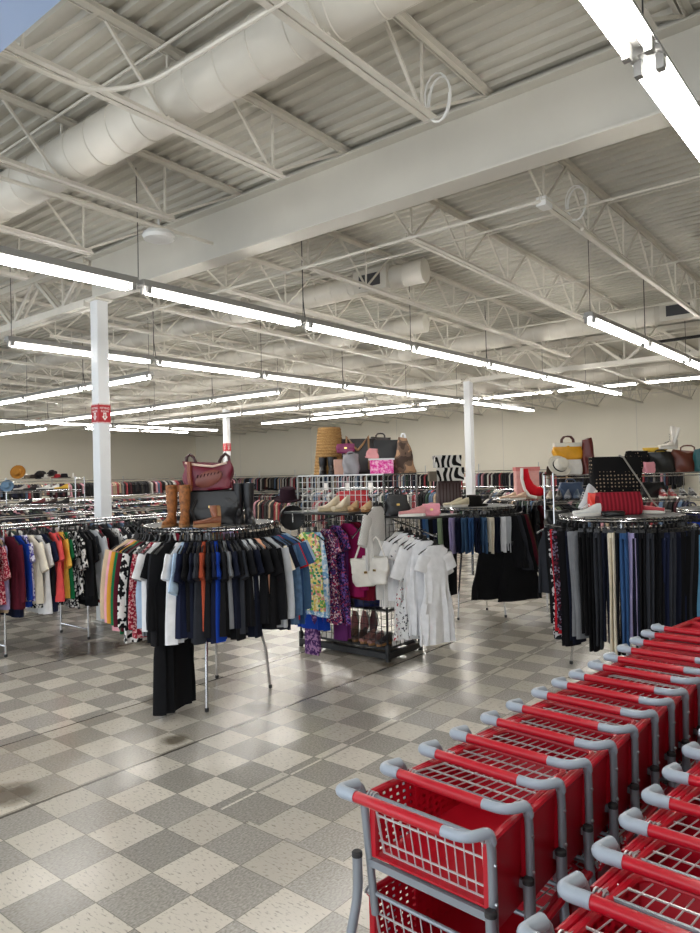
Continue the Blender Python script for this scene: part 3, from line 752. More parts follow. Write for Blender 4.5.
# ---------------------------------------------------------------- straight racks on the left
def straight_rack(x0, x1, y0, y1, z, feet, label, group='long double-rail racks on the left'):
    e = empty('double_rail_rack', ((x0+x1)/2, (y0+y1)/2, 0)); tag(e, label, 'clothes rack', group)
    cx, cy = (x0+x1)/2, (y0+y1)/2
    for y in (y0, y1):
        b = MB(); b.tube([(x0-cx, y-cy, z-.013), (x1-cx, y-cy, z-.013)], .0125, 8); b.build('rail', M['chrome'], e)
    for x in feet:
        for y in (y0, y1):
            b = MB(); b.tube([(x-cx, y-cy, .03), (x-cx, y-cy, z-.013)], .0125, 8); p = b.build('post', M['chrome'], e)
            b = MB(); b.lathe([(.012, 0), (.018, .004), (.018, .03), (.012, .034)], 10, (x-cx, y-cy, 0)); b.build('foot_cap', M['rubber'], p)
        for zz in (.12, z-.1):
            b = MB(); b.tube([(x-cx, y0-cy, zz), (x-cx, y1-cy, zz)], .010, 8); b.build('crossbar', M['chrome'], e)
    return e
straight_rack(1.9, 7.2, 7.92, 8.57, 1.435, (1.95, 3.60, 4.60, 7.15), 'nearest double-rail clothes rack on the left, by the column')
straight_rack(2.2, 9.0, 9.9, 10.5, 1.435, (2.3, 5.6, 8.9), 'second double-rail clothes rack on the left, behind the nearest one')
straight_rack(3, 11.0, 12.9, 13.5, 1.435, (3.1, 7, 10.9), 'third double-rail clothes rack on the left, before the hat shelves')
straight_rack(4, 14.0, 16.2, 16.8, 1.435, (4.1, 9, 13.9), 'fourth double-rail clothes rack on the left, far back')
straight_rack(5, 16.0, 19.2, 19.8, 1.435, (5.1, 10, 15.9), 'fifth double-rail clothes rack on the left, farthest back')
lk = [('t_shirt', 'lightblue', None), ('blouse', 'lightblue', None), ('blouse', 'beige', None), ('dress', 'white', None), ('t_shirt', 'black', None), ('blouse', 'blue', None), ('t_shirt', 'royal', None), ('blouse', 'beige', None), ('t_shirt', 'brown', None), ('blouse', None, 'redprint'), ('tank_top', 'tan', None), ('t_shirt', 'lilac', None), ('sweater', 'maroon', None), ('t_shirt', 'navy', None), ('sweater', 'royal', None), ('t_shirt', None, 'lilacprint'), ('blouse', 'cream', None), ('t_shirt', None, 'bwprint'), ('t_shirt', 'white', None), ('t_shirt', 'navy', None), ('sweater', 'black', None), ('t_shirt', 'coral', None), ('tank_top', 'coral', None), ('blouse', 'yellow', None), ('t_shirt', 'green', None), ('t_shirt', None, 'bwsmall'), ('blouse', None, 'bwprint'), ('sweater', 'black', None), ('t_shirt', 'black', None), ('t_shirt', 'charcoal', None), ('t_shirt', 'lightgrey', None), ('t_shirt', 'white', None), ('sweater', 'burgundy', None), ('sweater', 'black', None), ('t_shirt', 'grey', None), ('t_shirt', None, 'greyspots'), ('tank_top', 'pink', None), ('t_shirt', 'charcoal', None), ('t_shirt', None, 'bwsmall'), ('t_shirt', 'black', None), ('t_shirt', 'sage', None), ('sweater', 'black', None), ('t_shirt', 'charcoal', None), ('sweater', 'brown', None)]
items = []
lk = lk+lk[26:44]+lk[8:14]
for i, (k, c, p) in enumerate(lk):
    x = 2.95+i*.057+R_.uniform(-.012, .012)
    o = garment(k, R_.randrange(3), (x, 7.92+R_.uniform(-.06, .06), 1.435), PI/2+R_.uniform(-.25, .10), C[c] if c else (1, 1, 1), P[p] if p else None)
    o.scale = (1, 1, R_.choice((1.05, 1.12, 1.2)))
    items.append((o, desc(k, c, p)))
label_set(items, 'on the long left rack', 'clothes on the nearest long rack')

# far clothes nobody could tell apart: one object
b = MB(); rr = random.Random(3)
def far_run(x0, y0, x1, y1, z, L, step, w=.42, wob=.02):
    d = Vector((x1-x0, y1-y0, 0)); n = int(d.length/step); u = d.normalized(); v = Vector((-u.y, u.x, 0))
    for i in range(n):
        c = Vector((x0, y0, 0))+u*(i+.5)*step+v*rr.uniform(-wob, wob)
        l = L*rr.uniform(.75, 1.05); hw = w/2*rr.uniform(.85, 1.05); t = step*rr.uniform(.25, .42)
        rings = []
        for (q, zz) in ((.10, z-.09), (.75, z-.15), (1., z-.22), (.95, z-.5*l), (1.05, z-l)):
            rings.append([c+v*(sx*hw*q)+u*(sy*t*(.5 if q < .5 else 1))+Vector((0, 0, zz)) for sx, sy in ((-1, -1), (1, -1), (1, 1), (-1, 1))])
        b.loft(rings)
for (x0, x1, y) in ((2.3, 7.1, 8.57), (2.3, 8.9, 9.9), (2.3, 8.9, 10.5), (3.1, 10.9, 12.9), (3.1, 10.9, 13.5), (4.1, 13.9, 16.2), (4.1, 13.9, 16.8), (5.1, 15.9, 19.2), (5.1, 15.9, 19.8)):
    far_run(x0, y, x1, y, 1.435, .78, .07)
for (y0, y1) in ((6.2, 31.8),):
    far_run(XW-.45, y0, XW-.45, y1, 1.93, .75, .085); far_run(XW-.45, y0, XW-.45, y1, 1.08, .7, .085)
far_run(6.5, 22.6, 20, 22.6, 1.93, .6, .09); far_run(6.5, 22.6, 20, 22.6, 1.25, .6, .09)
far_run(12.2, 9.2, 12.2, 14.5, 1.43, .7, .08); far_run(13.4, 3.2, 13.4, 8.4, 1.43, .8, .08); far_run(16.8, 5.0, 16.8, 16.8, 1.45, .8, .09); far_run(19.6, 6, 19.6, 18, 1.45, .8, .09)
tag(b.build('hanging_clothes', M['stuff'], smooth=False), 'dense rows of mixed clothes hanging on the distant racks', 'clothes', kind='stuff')
def tall_rack(x0, y0, x1, y1, zs, label, ext=0.):
    e = empty('wall_rack', ((x0+x1)/2, (y0+y1)/2, 0)); tag(e, label, 'clothes rack', 'distant racks')
    cx, cy = (x0+x1)/2, (y0+y1)/2; d = Vector((x1-x0, y1-y0, 0)); n = max(1, round(d.length/2.6))
    for z in zs:
        b = MB(); b.tube([(x0-cx, y0-cy, z-.013), (x1-cx, y1-cy, z-.013)], .0125, 6); b.build('rail', M['chrome'], e)
    for i in range(n+1):
        p = Vector((x0-cx, y0-cy, 0))+d*(i/n); b = MB(); b.tube([p, p+Vector((0, 0, zs[0]+ext))], .014, 6); b.build('post', M['steel'], e)
    return e
tall_rack(XW-.45, 6.2, XW-.45, 31.8, (1.93, 1.08), 'two-tier clothes rack along the whole back wall', .28)
tall_rack(6.5, 22.6, 20, 22.6, (1.93, 1.25), 'two-tier clothes rack at the far left behind the long racks', .12)
tall_rack(12.2, 9.2, 12.2, 14.5, (1.43,), 'low distant clothes rack behind the boots rack')
tall_rack(13.4, 3.2, 13.4, 8.4, (1.43,), 'low distant clothes rack behind the dark clothes rack')
tall_rack(16.8, 5.0, 16.8, 16.8, (1.45,), 'low clothes rack across the store behind the bare column')
tall_rack(19.6, 6, 19.6, 18, (1.45,), 'farthest low clothes rack before the back wall')
# blank white sign cards on the far racks
for k, (x, y, z) in enumerate([(12.1, 10.6, 1.66), (12.1, 9.95, 1.66), (12.1, 9.3, 1.66), (16.7, 9.6, 1.70), (9.5, 22.5, 2.1), (11.0, 22.5, 2.1), (12.6, 22.5, 2.1)]):
    b = MB(); b.box((0, 0, 0), (.012, .30, .16)); b.tube([(0, 0, -.08), (0, 0, -.23)], .006, 5)
    o = b.build('sign_card', M['sign_white'], smooth=False, loc=(x, y, z)); o.rotation_euler = (0, 0, -.6)
    tag(o, ['small white sign card right of the boots rack, left one', 'small white sign card right of the boots rack, middle one', 'small white sign card right of the boots rack, beside the dark hat', 'small white sign card between pink box and animal-print boxes', 'white sign card on the far rack, nearest the front column', 'white sign card on the far rack, second right of the front column', 'white sign card on the far rack, third right of the front column'][k], 'sign', 'white sign cards')

# ---------------------------------------------------------------- small goods
FZ = math.atan2(RT.y, RT.x)                     # square to the camera's aisle
def at(px, d):                                  # bearing (read off the photograph) and distance -> plan position
    v = FW+RT*((px-350)/701.3); return d*v.x, d*v.y
def sup(hw, hd, z, k=.35, n=28, dx=0., dy=0.):
    return [(dx+hw*math.copysign(abs(math.cos(2*PI*j/n))**k, math.cos(2*PI*j/n)), dy+hd*math.copysign(abs(math.sin(2*PI*j/n))**k, math.sin(2*PI*j/n)), z) for j in range(n)]
def put(o, px, d, z, rz=0., label=None, cat=None, group=None):
    x, y = at(px, d); o.location = (x, y, z); o.rotation_euler = (0, 0, FZ+rz); tag(o, label, cat, group); return o
def bag(w, d, h, color, m=None, top=1., bot=1., sag=.0, handles='two', hh=.12, hcol=None, name='handbag', flap=False, soft=.35, hspan=.45, hm=None):
    b = MB(); rings = []; mm = m or M['leather']
    for i in range(9):
        t = i/8; s = bot+(top-bot)*t; bulge = 1+.07*math.sin(PI*t)
        dep = d/2*(1-.45*t*t)*bulge
        z = h*t
        ring = sup(w/2*s*bulge, dep, z, soft)
        if sag and i >= 6: ring = [(x, y, zz-sag*(1-abs(x)/(w/2*s+1e-6))*(i-5)/3) for x, y, zz in ring]
        rings.append(ring)
    q1, q2 = w*37 % 6, h*53 % 6
    if soft > .25: rings = [[(x+.035*w*math.sin(9*z/h+q2+3*y/d), y+.10*d*math.sin(7*x/w+5*z/h+q1), z+.03*h*(z/h)**2*math.sin(6*x/w+q1)) for x, y, z in r_] for r_ in rings]
    rings.insert(0, sup(w/2*bot*.93, d/2*.9, -.0, soft)); rings[1] = [(x, y, .012) for x, y, z in rings[1]]
    b.loft(rings); o = b.build(name, mm, color=color)
    hc = hcol or color
    if handles in ('two', 'one'):
        for sy in ((-1, 1) if handles == 'two' else (0,)):
            yy = sy*d*.2; q = w*hspan/2*top
            b = MB(); b.tube([(-q, yy, h*.86), (-q*.95, yy*1.1, h+hh*.5), (-q*.55, yy*1.1, h+hh*.93), (0, yy*1.1, h+hh), (q*.55, yy*1.1, h+hh*.93), (q*.95, yy*1.1, h+hh*.5), (q, yy, h*.86)], .010, 8)
            k = b.build('handle', hm or M['leather'], o, color=hc)
    if flap:
        b = MB(); rr = [sup(w/2*top*1.02, .008, z, .5, dy=-d/2*(1.03-.3*((z/h)**2))) for z in (h*.5, h*.62, h*.8, h*.97)]
        b.loft(rr); b.build('flap', mm, o, color=color)
        b = MB(); b.box((0, -d/2*1.0-.008, h*.53), (.03, .012, .02)); b.build('clasp', M['gold'], o, smooth=False)
    return o
def boot(h, color, sole, L=.24, m=None, name='boot'):
    """toe towards local -x"""
    b = MB(); rings = []
    for (cx, cz, rx, ry) in ((.0, h, .058, .050), (.0, h*.85, .056, .048), (.002, h*.6, .052, .046), (.004, h*.4, .045, .040), (.004, .13, .043, .036), (-.004, .095, .052, .037), (-.016, .065, .072, .038)):
        rings.append([(cx+rx*math.cos(a), ry*math.sin(a), cz) for a in [2*PI*j/16 for j in range(16)]])
    for (cx, cz, rx, ry) in ((-.05, .045, .115, .041), (-.056, .02, .125, .042)):
        rings.append([(cx+rx*math.cos(a), ry*math.sin(a)*(1-.18*math.cos(a)**2), cz) for a in [2*PI*j/16 for j in range(16)]])
    b.loft(rings); o = b.build(name, m or M['leather'], color=color)
    b = MB(); b.loft([[(-.056+.127*k*math.cos(a), .044*k*math.sin(a)*(1-.18*math.cos(a)**2), z) for a in [2*PI*j/20 for j in range(20)]] for z, k in ((0, .97), (.008, 1), (.02, .99))])
    b.build('sole', sole, o)
    b = MB(); b.box((.04, 0, .012), (.05, .06, .024)); b.build('heel', sole, o, smooth=False, bevel=.004)
    b = MB(); b.tube([(.0, -.052, h*.97), (0, -.058, h*.9), (.0, -.055, h*.84)], .006, 6); b.build('pull_strap', m or M['leather'], o, color=color)
    return o
def shoe(color, sole, L=.26, h=.10, name='shoe', m=None, laces=None, wedge=0.):
    """toe towards local -x, heel at +x"""
    b = MB(); rings = []; n = 14
    for i in range(9):
        t = i/8; x = -L/2+L*t
        w = .018+.032*math.sin(PI*min(1, t*1.15+.08))**.6; hh = (.035+.025*t) if t < .45 else .05+(h-.05)*min(1, (t-.45)/.4)
        lift = wedge*max(0, t-.3)
        rings.append([(x, w*math.cos(a), lift+.018+hh*.5+hh*.5*math.sin(a)) for a in [2*PI*j/n for j in range(n)]])
    b.loft(rings); o = b.build(name, m or M['leather'], color=color)
    b = MB(); b.loft([[(-.002+L/2*1.04*k*math.cos(a), .049*k*math.sin(a), z+(wedge*.55*(1+math.cos(a))*.5 if z > .01 else 0)) for a in [2*PI*j/20 for j in range(20)]] for z, k in ((0, .95), (.008, 1.), (.03, .98))])
    b.build('sole', sole, o)
    if laces is not None:
        b = MB()
        for k in range(4):
            x = -.05+k*.022; z = .075+k*.008; b.tube([(x, -.025, z), (x+.006, 0, z+.012), (x, .025, z)], .0035, 5)
        b.build('laces', M['fabric'], o, color=laces)
    return o
def hat(color, r=.15, h=.11, band=None, m=None):
    b = MB(); b.lathe([(.0, h*.93), (r*.35, h), (r*.5, h*.92), (r*.56, h*.5), (r*.6, .012), (r*.95, .002), (r, .016), (r*.96, -.004), (r*.55, 0)], 28, sx=1.1); o = b.build('hat', m or M['fabric'], color=color)
    if band: b = MB(); b.lathe([(r*.605, .014), (r*.60, .035), (r*.585, .036), (r*.59, .014)], 28, sx=1.1); b.build('hat_band', M['fabric'], o, color=band)
    return o
def cardboard(w, d, h, m, color, name='storage_box', lid=True):
    b = MB(); b.box((0, 0, h*.42), (w, d, h*.84)); o = b.build(name, m, smooth=False, bevel=.004, color=color)
    if lid: b = MB(); b.box((0, 0, h*.85), (w*1.03, d*1.03, h*.30)); b.build('lid', m, o, smooth=False, bevel=.004, color=color)
    return o

# on the boots rack
zt = AZ+.019
put(boot(.35, rgb(150, 92, 44), M['tan_sole'], m=M['suede']), 171, 5.98, zt, PI/2-.2, 'tall tan-brown cowboy boot at the left end of the boots rack, outer one', 'boot')
put(boot(.35, rgb(158, 98, 48), M['tan_sole'], m=M['suede']), 184, 5.95, zt, PI/2+.1, 'tall tan-brown cowboy boot beside the dark bag, inner one of its pair', 'boot')
o = bag(.46, .20, .29, rgb(26, 25, 26), handles='one', hh=.02, soft=.45, flap=True); put(o, 212, 6.18, zt, 0, 'big dark leather bag lying under the burgundy handbag', 'bag')
b = MB(); b.tube([(-.12, -.105, .22), (-.16, -.125, .12), (-.13, -.125, .03)], .012, 8); b.build('strap', M['leather'], o, color=rgb(40, 38, 38))
o = bag(.40, .13, .26, rgb(112, 22, 44), top=1.04, bot=.96, sag=.06, handles='none', soft=.4); put(o, 208, 6.18, zt+.297, .05, 'burgundy handbag with oval brown patch on top of the dark bag', 'handbag')
b = MB(); b.loft([[(.015+.115*k*math.cos(a)+.02*math.sin(a), dy, .10+.075*k*math.sin(a)+.02*math.cos(a)) for a in [2*PI*j/24 for j in range(24)]] for k, dy in ((1, -.055), (1, -.083), (.9, -.088))]); b.build('oval_patch', M['leather'], o, color=rgb(120, 62, 50))
b = MB()
for k in range(7): b.tube([(-.085+.03*k, -.09, .105+.006*k), (-.075+.03*k, -.092, .135+.004*k)], .004, 4)
b.build('stitching', M['fabric'], o, color=rgb(60, 20, 26))
for s in (-1, 1):
    b = MB(); b.tube([(s*.19, 0, .2), (s*.185, 0, .29), (s*.155, 0, .315), (s*.12, 0, .285), (s*.10, -.02, .24)], .014, 8); b.build('handle', M['leather'], o, color=rgb(60, 28, 30))
b = MB(); b.tube([(-.19, -.05, .24), (-.08, -.07, .22), (.05, -.07, .205), (.17, -.05, .235)], .011, 6); b.build('trim', M['leather'], o, color=rgb(226, 200, 182))
b = MB(); b.tube([(-.15, -.075, .25), (-.15, -.088, .13), (-.14, -.08, .02)], .02, 6); b.build('side_strap', M['leather'], o, color=rgb(140, 70, 46))
put(shoe(rgb(128, 76, 52), M['tan_sole'], .22, .07, 'slipper'), 206, 5.78, zt, .3, 'brown leather slipper lying in front of the dark bag', 'shoe')
o = shoe(rgb(140, 84, 58), M['tan_sole'], .17, .07, 'slipper'); put(o, 219, 5.86, zt+.088, 0, 'brown leather slipper standing on its toe against the dark bag', 'shoe'); o.rotation_euler = (PI/2, -PI/2, FZ-1.2)
put(boot(.35, rgb(20, 20, 24), M['rubber']), 238, 6.14, zt, PI/2+.2, 'tall black boot at the right end of the boots rack, inner one', 'boot')
put(boot(.35, rgb(24, 24, 28), M['rubber']), 248, 6.12, zt, PI/2+.3, 'tall black boot at the right end of the boots rack, outermost', 'boot')

# ---------------------------------------------------------------- grid display
GX0, GX1, GY0, GY1, GH = 5.82, 6.42, 4.30, 5.52, 1.93
ge = empty('grid_display', (GX0, GY0, 0)); tag(ge, 'wire grid display stand with black shelves, hung with dresses and handbags', 'display stand')
def grid_panel(a, bb, z0, z1, name, m):
    a, bb = Vector(a), Vector(bb); L = (bb-a).length; u = (bb-a)/L; b = MB(); n = round(L/.0762)
    for i in range(n+1):
        p = a+u*(L*i/n); rr = .0035 if 0 < i < n else .012; b.tube([p+Vector((0, 0, z0)), p+Vector((0, 0, z1))], rr, 5 if 0 < i < n else 8)
    k = round((z1-z0)/.0762)
    for i in range(k+1):
        z = z0+(z1-z0)*i/k; b.tube([a+Vector((0, 0, z)), bb+Vector((0, 0, z))], .003 if 0 < i < k else .006, 5)
    return b.build(name, m, ge)
W, D_ = GX1-GX0, GY1-GY0
grid_panel((0, 0, 0), (0, D_, 0), 1.50, GH, 'upper_grid', M['grid_wire']); grid_panel((W, 0, 0), (W, D_, 0), 1.0, GH, 'back_grid', M['grid_wire'])
grid_panel((0, 0, 0), (W, 0, 0), .13, GH, 'right_side_grid', M['black_metal']); grid_panel((0, D_, 0), (W, D_, 0), .13, GH, 'left_side_grid', M['grid_wire'])
grid_panel((0, 0, 0), (0, D_, 0), .13, 1.50, 'lower_grid', M['black_metal'])
b = MB(); b.box((W/2, D_/2, GH), (W, D_, .012)); 
b.build('top_shelf', M['grid_wire'], ge, smooth=False)
for z, x0, nm in ((.13, .0, 'bottom_shelf'), (.52, .03, 'middle_shelf')):
    b = MB(); b.box(((x0+W)/2, D_/2, z), (W-x0, D_, .025)); b.build(nm, M['black_metal'], ge, smooth=False, bevel=.003)
b = MB(); b.box((-.14, .56, 1.545), (.62, .90, .02)); b.build('front_shelf', M['black_metal'], ge, smooth=False, bevel=.003)
b = MB(); b.box((.29, -.28, 1.49), (.60, .56, .02)); b.build('side_shelf', M['black_metal'], ge, smooth=False, bevel=.003)
b = MB()
for x, y in ((0, 0), (0, D_), (W, 0), (W, D_)): b.box((x, y, .085), (.035, .035, .17))
b.box((0, D_/2, .06), (.05, D_, .06)); b.box((W, D_/2, .06), (.05, D_, .06)); b.box((W/2, 0, .06), (W, .05, .06)); b.box((W/2, D_, .06), (W, .05, .06))
b.build('base_frame', M['black_metal'], ge, smooth=False)
for (a, c) in (((0, .32, 1.55), (-.45, .70, 1.43)), ((.10, -.02, 1.46), (.10, -.56, 1.30)), ((0, .20, 1.50), (-.42, .10, 1.30)), ((.12, D_, 1.7), (.10, D_+.30, 1.64)), ((0, .05, 1.72), (-.14, .05, 1.70))):
    b = MB(); b.tube([a, c, (c[0], c[1], c[2]+.03)], .008, 6); b.build('hanging_arm', M['chrome'], ge)
# dresses on the left arm
L_ = []
for kind, sd, c, p, x, y, z, rz in (('sleeveless_dress', 0, None, 'floral', 5.38, 4.97, 1.44, PI/2+.05), ('sleeveless_dress', 1, None, 'bluefloral', 5.44, 4.92, 1.44, PI/2-.2), ('sleeveless_dress', 2, 'royal', None, 5.49, 5.02, 1.34, PI/2), ('dress', 0, None, 'paisley', 5.52, 4.83, 1.47, PI/2-.3), ('trousers', 2, None, 'purplefloral', 5.50, 5.05, 1.19, PI/2), ('dress', 1, None, 'navyprint', 5.60, 4.77, 1.5, PI/2-.3), ('trousers', 1, 'purple', None, 5.64, 4.76, 1.30, PI/2), ('sweater', 2, 'magenta', None, 5.68, 4.68, 1.52, PI/2-.2), ('jacket', 1, 'burgundy', None, 5.74, 4.64, 1.53, PI/2-.1)):
    o = garment(kind, sd, (x, y, z), rz, C[c] if c else (1, 1, 1), P[p] if p else None); L_.append((o, desc(kind, c, p)))
label_set(L_, 'on the left arm of the grid display', 'dresses on the left arm')
L_ = []
for kind, sd, c, p, y, z, rz in (('jacket', 0, None, 'whitestripe', 4.16, 1.43, -.45), ('blouse', 1, 'white', None, 4.10, 1.42, -.5), ('dress', 2, None, 'whitefloral', 4.05, 1.40, -.5), ('dress', 1, None, 'greyspots', 3.97, 1.38, -.5), ('blouse', 2, 'white', None, 3.92, 1.36, -.45), ('sleeveless_dress', 2, 'white', None, 3.88, 1.35, -.5), ('dress', 0, 'white', None, 3.76, 1.31, -.35)):
    o = garment(kind, sd, (5.92, y, z), rz, C[c] if c else (1, 1, 1), P[p] if p else None); L_.append((o, desc(kind, c, p)))
label_set(L_, 'on the right arm of the grid display', 'white dresses on the right arm')
o = garment('blouse', 0, (5.69, 4.30, 1.70), FZ+1.0, C['cream'], P['whitestripe']); o['label'] = 'white striped cardigan hanging at the front corner of the grid display'; o['category'] = 'cardigan'
# white handbags hanging from the middle arm
for k, (px, d, z, rz) in enumerate(((362, 7.02, .82, .15), (374, 7.0, .84, -.4))):
    o = bag(.27, .10, .27, rgb(232, 228, 220), bot=.75, handles='none', flap=True, soft=.5)
    b = MB(); b.tube([(-.10, 0, .25), (-.03, .0, .44), (0, 0, .47), (.03, 0, .44), (.10, 0, .25)], .010, 6); b.build('strap', M['leather'], o, color=rgb(236, 232, 226))
    put(o, px, d, z, rz, ['white handbag hanging on the front of the grid display, left and nearer one', 'white handbag hanging behind the other white one on the grid display'][k], 'handbag')
# things on its shelves and top
z = 1.556
put(shoe(rgb(220, 204, 176), M['straw'], .24, .11, 'wedge_sandal', wedge=.05), 328, 7.40, z, .5, 'pale straw wedge sandal on the black front shelf, left one', 'shoe')
put(shoe(rgb(222, 206, 180), M['straw'], .24, .11, 'wedge_sandal', wedge=.05), 340, 7.34, z, .8, 'pale straw wedge sandal on the black front shelf, right one', 'shoe')
put(shoe(rgb(196, 160, 116), M['tan_sole'], .22, .09, 'slipper'), 353, 7.25, z, 1.2, 'tan slipper on the black front shelf beside the wedge sandals', 'shoe')
put(shoe(rgb(200, 164, 120), M['tan_sole'], .22, .09, 'slipper'), 366, 7.15, z, 1.2, 'tan slipper at the right end of the black front shelf', 'shoe')
put(bag(.33, .08, .20, rgb(206, 24, 34), handles='none', soft=.3), 352, 7.70, z, .0, 'flat bright red bag behind the tan slippers', 'handbag')
z = 1.501
put(bag(.27, .13, .22, rgb(24, 24, 26), handles='one', hh=.07, top=.7, flap=True), 396, 7.25, z, .1, 'black handbag on the side shelf above the white dresses', 'handbag')
put(shoe(rgb(214, 150, 150), M['sole'], .27, .09, 'shoe'), 411, 7.05, z, .1, 'pink shoe with pale sole at the front edge of the side shelf', 'shoe')
put(shoe(rgb(206, 140, 144), M['sole'], .27, .11, 'shoe'), 421, 7.20, z, .5, 'pink shoe lying behind the other pink shoe on the side shelf', 'shoe')
put(bag(.17, .07, .12, rgb(234, 150, 164), handles='none', flap=True), 430, 7.12, z, .0, 'small pink clutch at the right end of the side shelf', 'handbag')
ztp = GH+.007
b = MB(); prof = []
for i in range(17):
    t = i/16; r = .185+(.13-.185)*t; prof += [(r, .54*t), (r+.006, .54*t+.012)]
b.lathe(prof[:-1]+[(.128, .545), (.118, .545), (.115, .50)], 28); o = b.build('wicker_hamper', M['wicker']); put(o, 330, 8.12, ztp, 0, 'tall tapered tan wicker hamper on top of the grid display', 'basket')
put(boot(.20, rgb(18, 18, 20), M['rubber']), 323, 7.95, ztp, PI/2, 'short black boot in front of the wicker hamper, left one', 'boot')
put(boot(.20, rgb(18, 18, 20), M['rubber']), 332, 7.88, ztp, PI/2, 'short black boot in front of the wicker hamper, right one', 'boot')
o = bag(.44, .16, .40, rgb(40, 33, 32), handles='none', soft=.3); put(o, 358, 8.12, ztp, 0, 'large dark brown tote with tan straps on the grid display', 'tote bag')
for s in (-1, 1):
    b = MB(); b.tube([(s*.13, -.07, .05), (s*.13, -.082, .25), (s*.125, -.06, .44), (s*.06, -.085, .34), (0, -.09, .27)], .014, 6); b.build('strap', M['leather'], o, color=rgb(168, 126, 82))
put(bag(.26, .14, .42, rgb(60, 46, 40), handles='one', hh=.05, top=.9, soft=.5), 381, 8.20, ztp, 0, 'brown shaggy bag behind the black tote on the grid display', 'handbag', None)
put(cardboard(.16, .16, .20, M['leather'], rgb(206, 160, 140), 'storage_box', False), 341, 7.80, ztp, .1, 'small salmon-pink box beside the short black boots', 'box')
put(bag(.17, .12, .22, rgb(150, 148, 152), handles='one', hh=.02, soft=.6), 351, 7.66, ztp, .2, 'soft grey bag beside the salmon-pink box', 'handbag')
put(bag(.19, .08, .105, rgb(136, 40, 92), handles='none', flap=True), 346, 7.78, ztp+.236, .0, 'plum clutch balanced on the salmon box and grey bag', 'clutch')
o = cardboard(.25, .14, .175, P['pinkprint'], (1, 1, 1), 'gift_box', False); put(o, 382, 7.58, ztp, -.1, 'bright pink patterned box with white rim on the grid display', 'box')
b = MB(); b.box((0, 0, .155), (.28, .17, .018)); b.build('lid', M['white_plastic'], o, smooth=False, bevel=.003)
o = bag(.15, .06, .11, rgb(232, 156, 158), handles='none', top=.6); put(o, 372, 7.62, ztp+.166, .0, 'small pink pouch on top of the pink patterned box', 'pouch'); o.rotation_euler.y = .15
put(bag(.34, .14, .38, rgb(18, 18, 20), handles='none', soft=.25), 389, 8.0, ztp, 0, 'square black tote behind the pink patterned box', 'tote bag')
o = bag(.26, .16, .39, (1, 1, 1), P['ombre'], top=.35, handles='one', hh=.04, soft=.6); put(o, 404, 7.66, ztp, 0, 'slouchy brown and tan patchwork bag at the right end of the grid top', 'handbag')
put(bag(.30, .12, .24, rgb(34, 44, 96), handles='one', hh=.10, soft=.45), 364, 7.5, .533, .1, 'navy blue bag on the middle shelf inside the grid display', 'handbag')
put(bag(.22, .16, .26, rgb(52, 42, 40), handles='none', soft=.6), 345, 7.68, .533, .1, 'dark brown bag on the middle shelf beside the navy bag', 'handbag')
put(bag(.2, .16, .12, rgb(40, 30, 46), handles='none', soft=.6), 334, 7.95, .533, .1, 'dark purple pouch at the left of the middle shelf', 'pouch')
for k, (px, d, c, l) in enumerate(((338, 7.85, (120, 96, 84), 'taupe shoe at the left of the bottom shelf'), (347, 7.72, (160, 128, 108), 'light brown shoe on the bottom shelf, next to the taupe one'), (356, 7.62, (96, 76, 70), 'dark brown shoe in the middle of the bottom shelf'), (364, 7.52, (172, 120, 112), 'dusty pink shoe on the bottom shelf'), (372, 7.44, (140, 100, 96), 'brown-rose shoe on the bottom shelf near the corner'), (380, 7.38, (60, 54, 58), 'dark shoe on the bottom shelf nearest the corner post'))):
    put(shoe(rgb(*c), M['tan_sole'], .24, .10, 'shoe'), px, d, .144, .9, l, 'shoe', 'shoes on the bottom shelf')
for k, (px, c, l) in enumerate(((352, (190, 120, 120), 'rose shoe standing up at the back of the bottom shelf, left one'), (362, (196, 130, 128), 'rose shoe standing up at the back of the bottom shelf, middle one'), (371, (110, 66, 70), 'dark red shoe standing at the back of the bottom shelf'))):
    o = shoe(rgb(*c), M['sole'], .24, .09, 'shoe'); put(o, px, 7.95, .268, 0, l, 'shoe', 'shoes on the bottom shelf'); o.rotation_euler = (0, -1.35, FZ+1.2)
# left end of the grid display
b = MB(); b.loft([[(.145*k*math.cos(a), y, .145*k*math.sin(a)) for a in [2*PI*j/32 for j in range(32)]] for y, k in ((-.045, .9), (-.05, .96), (-.03, 1), (.03, 1), (.05, .96), (.045, .9))]); o = b.build('round_bag', M['leather'], color=rgb(18, 18, 20)); put(o, 291, 8.0, 1.46, .2, 'round black bag hanging left of the grid display', 'handbag')
b = MB(); b.tube([(-.005, -.05, .06), (.0, -.058, .02), (.0, -.058, -.05)], .008, 6); b.lathe([(.0, -.01), (.016, -.01), (.016, .01), (0, .01)], 12, (0, -.056, .07)); b.build('clasp', M['chrome'], o)
b = MB(); b.tube([(-.10, 0, .1), (-.04, 0, .2), (0, 0, .225), (.04, 0, .2), (.10, 0, .1)], .008, 6); b.build('strap', M['leather'], o, color=rgb(180, 150, 104))
o = hat(rgb(44, 24, 34), .15, .14); put(o, 287, 8.02, 1.67, 0, 'dark plum hat left of the grid display, above the round black bag', 'hat'); o.rotation_euler.x = .25

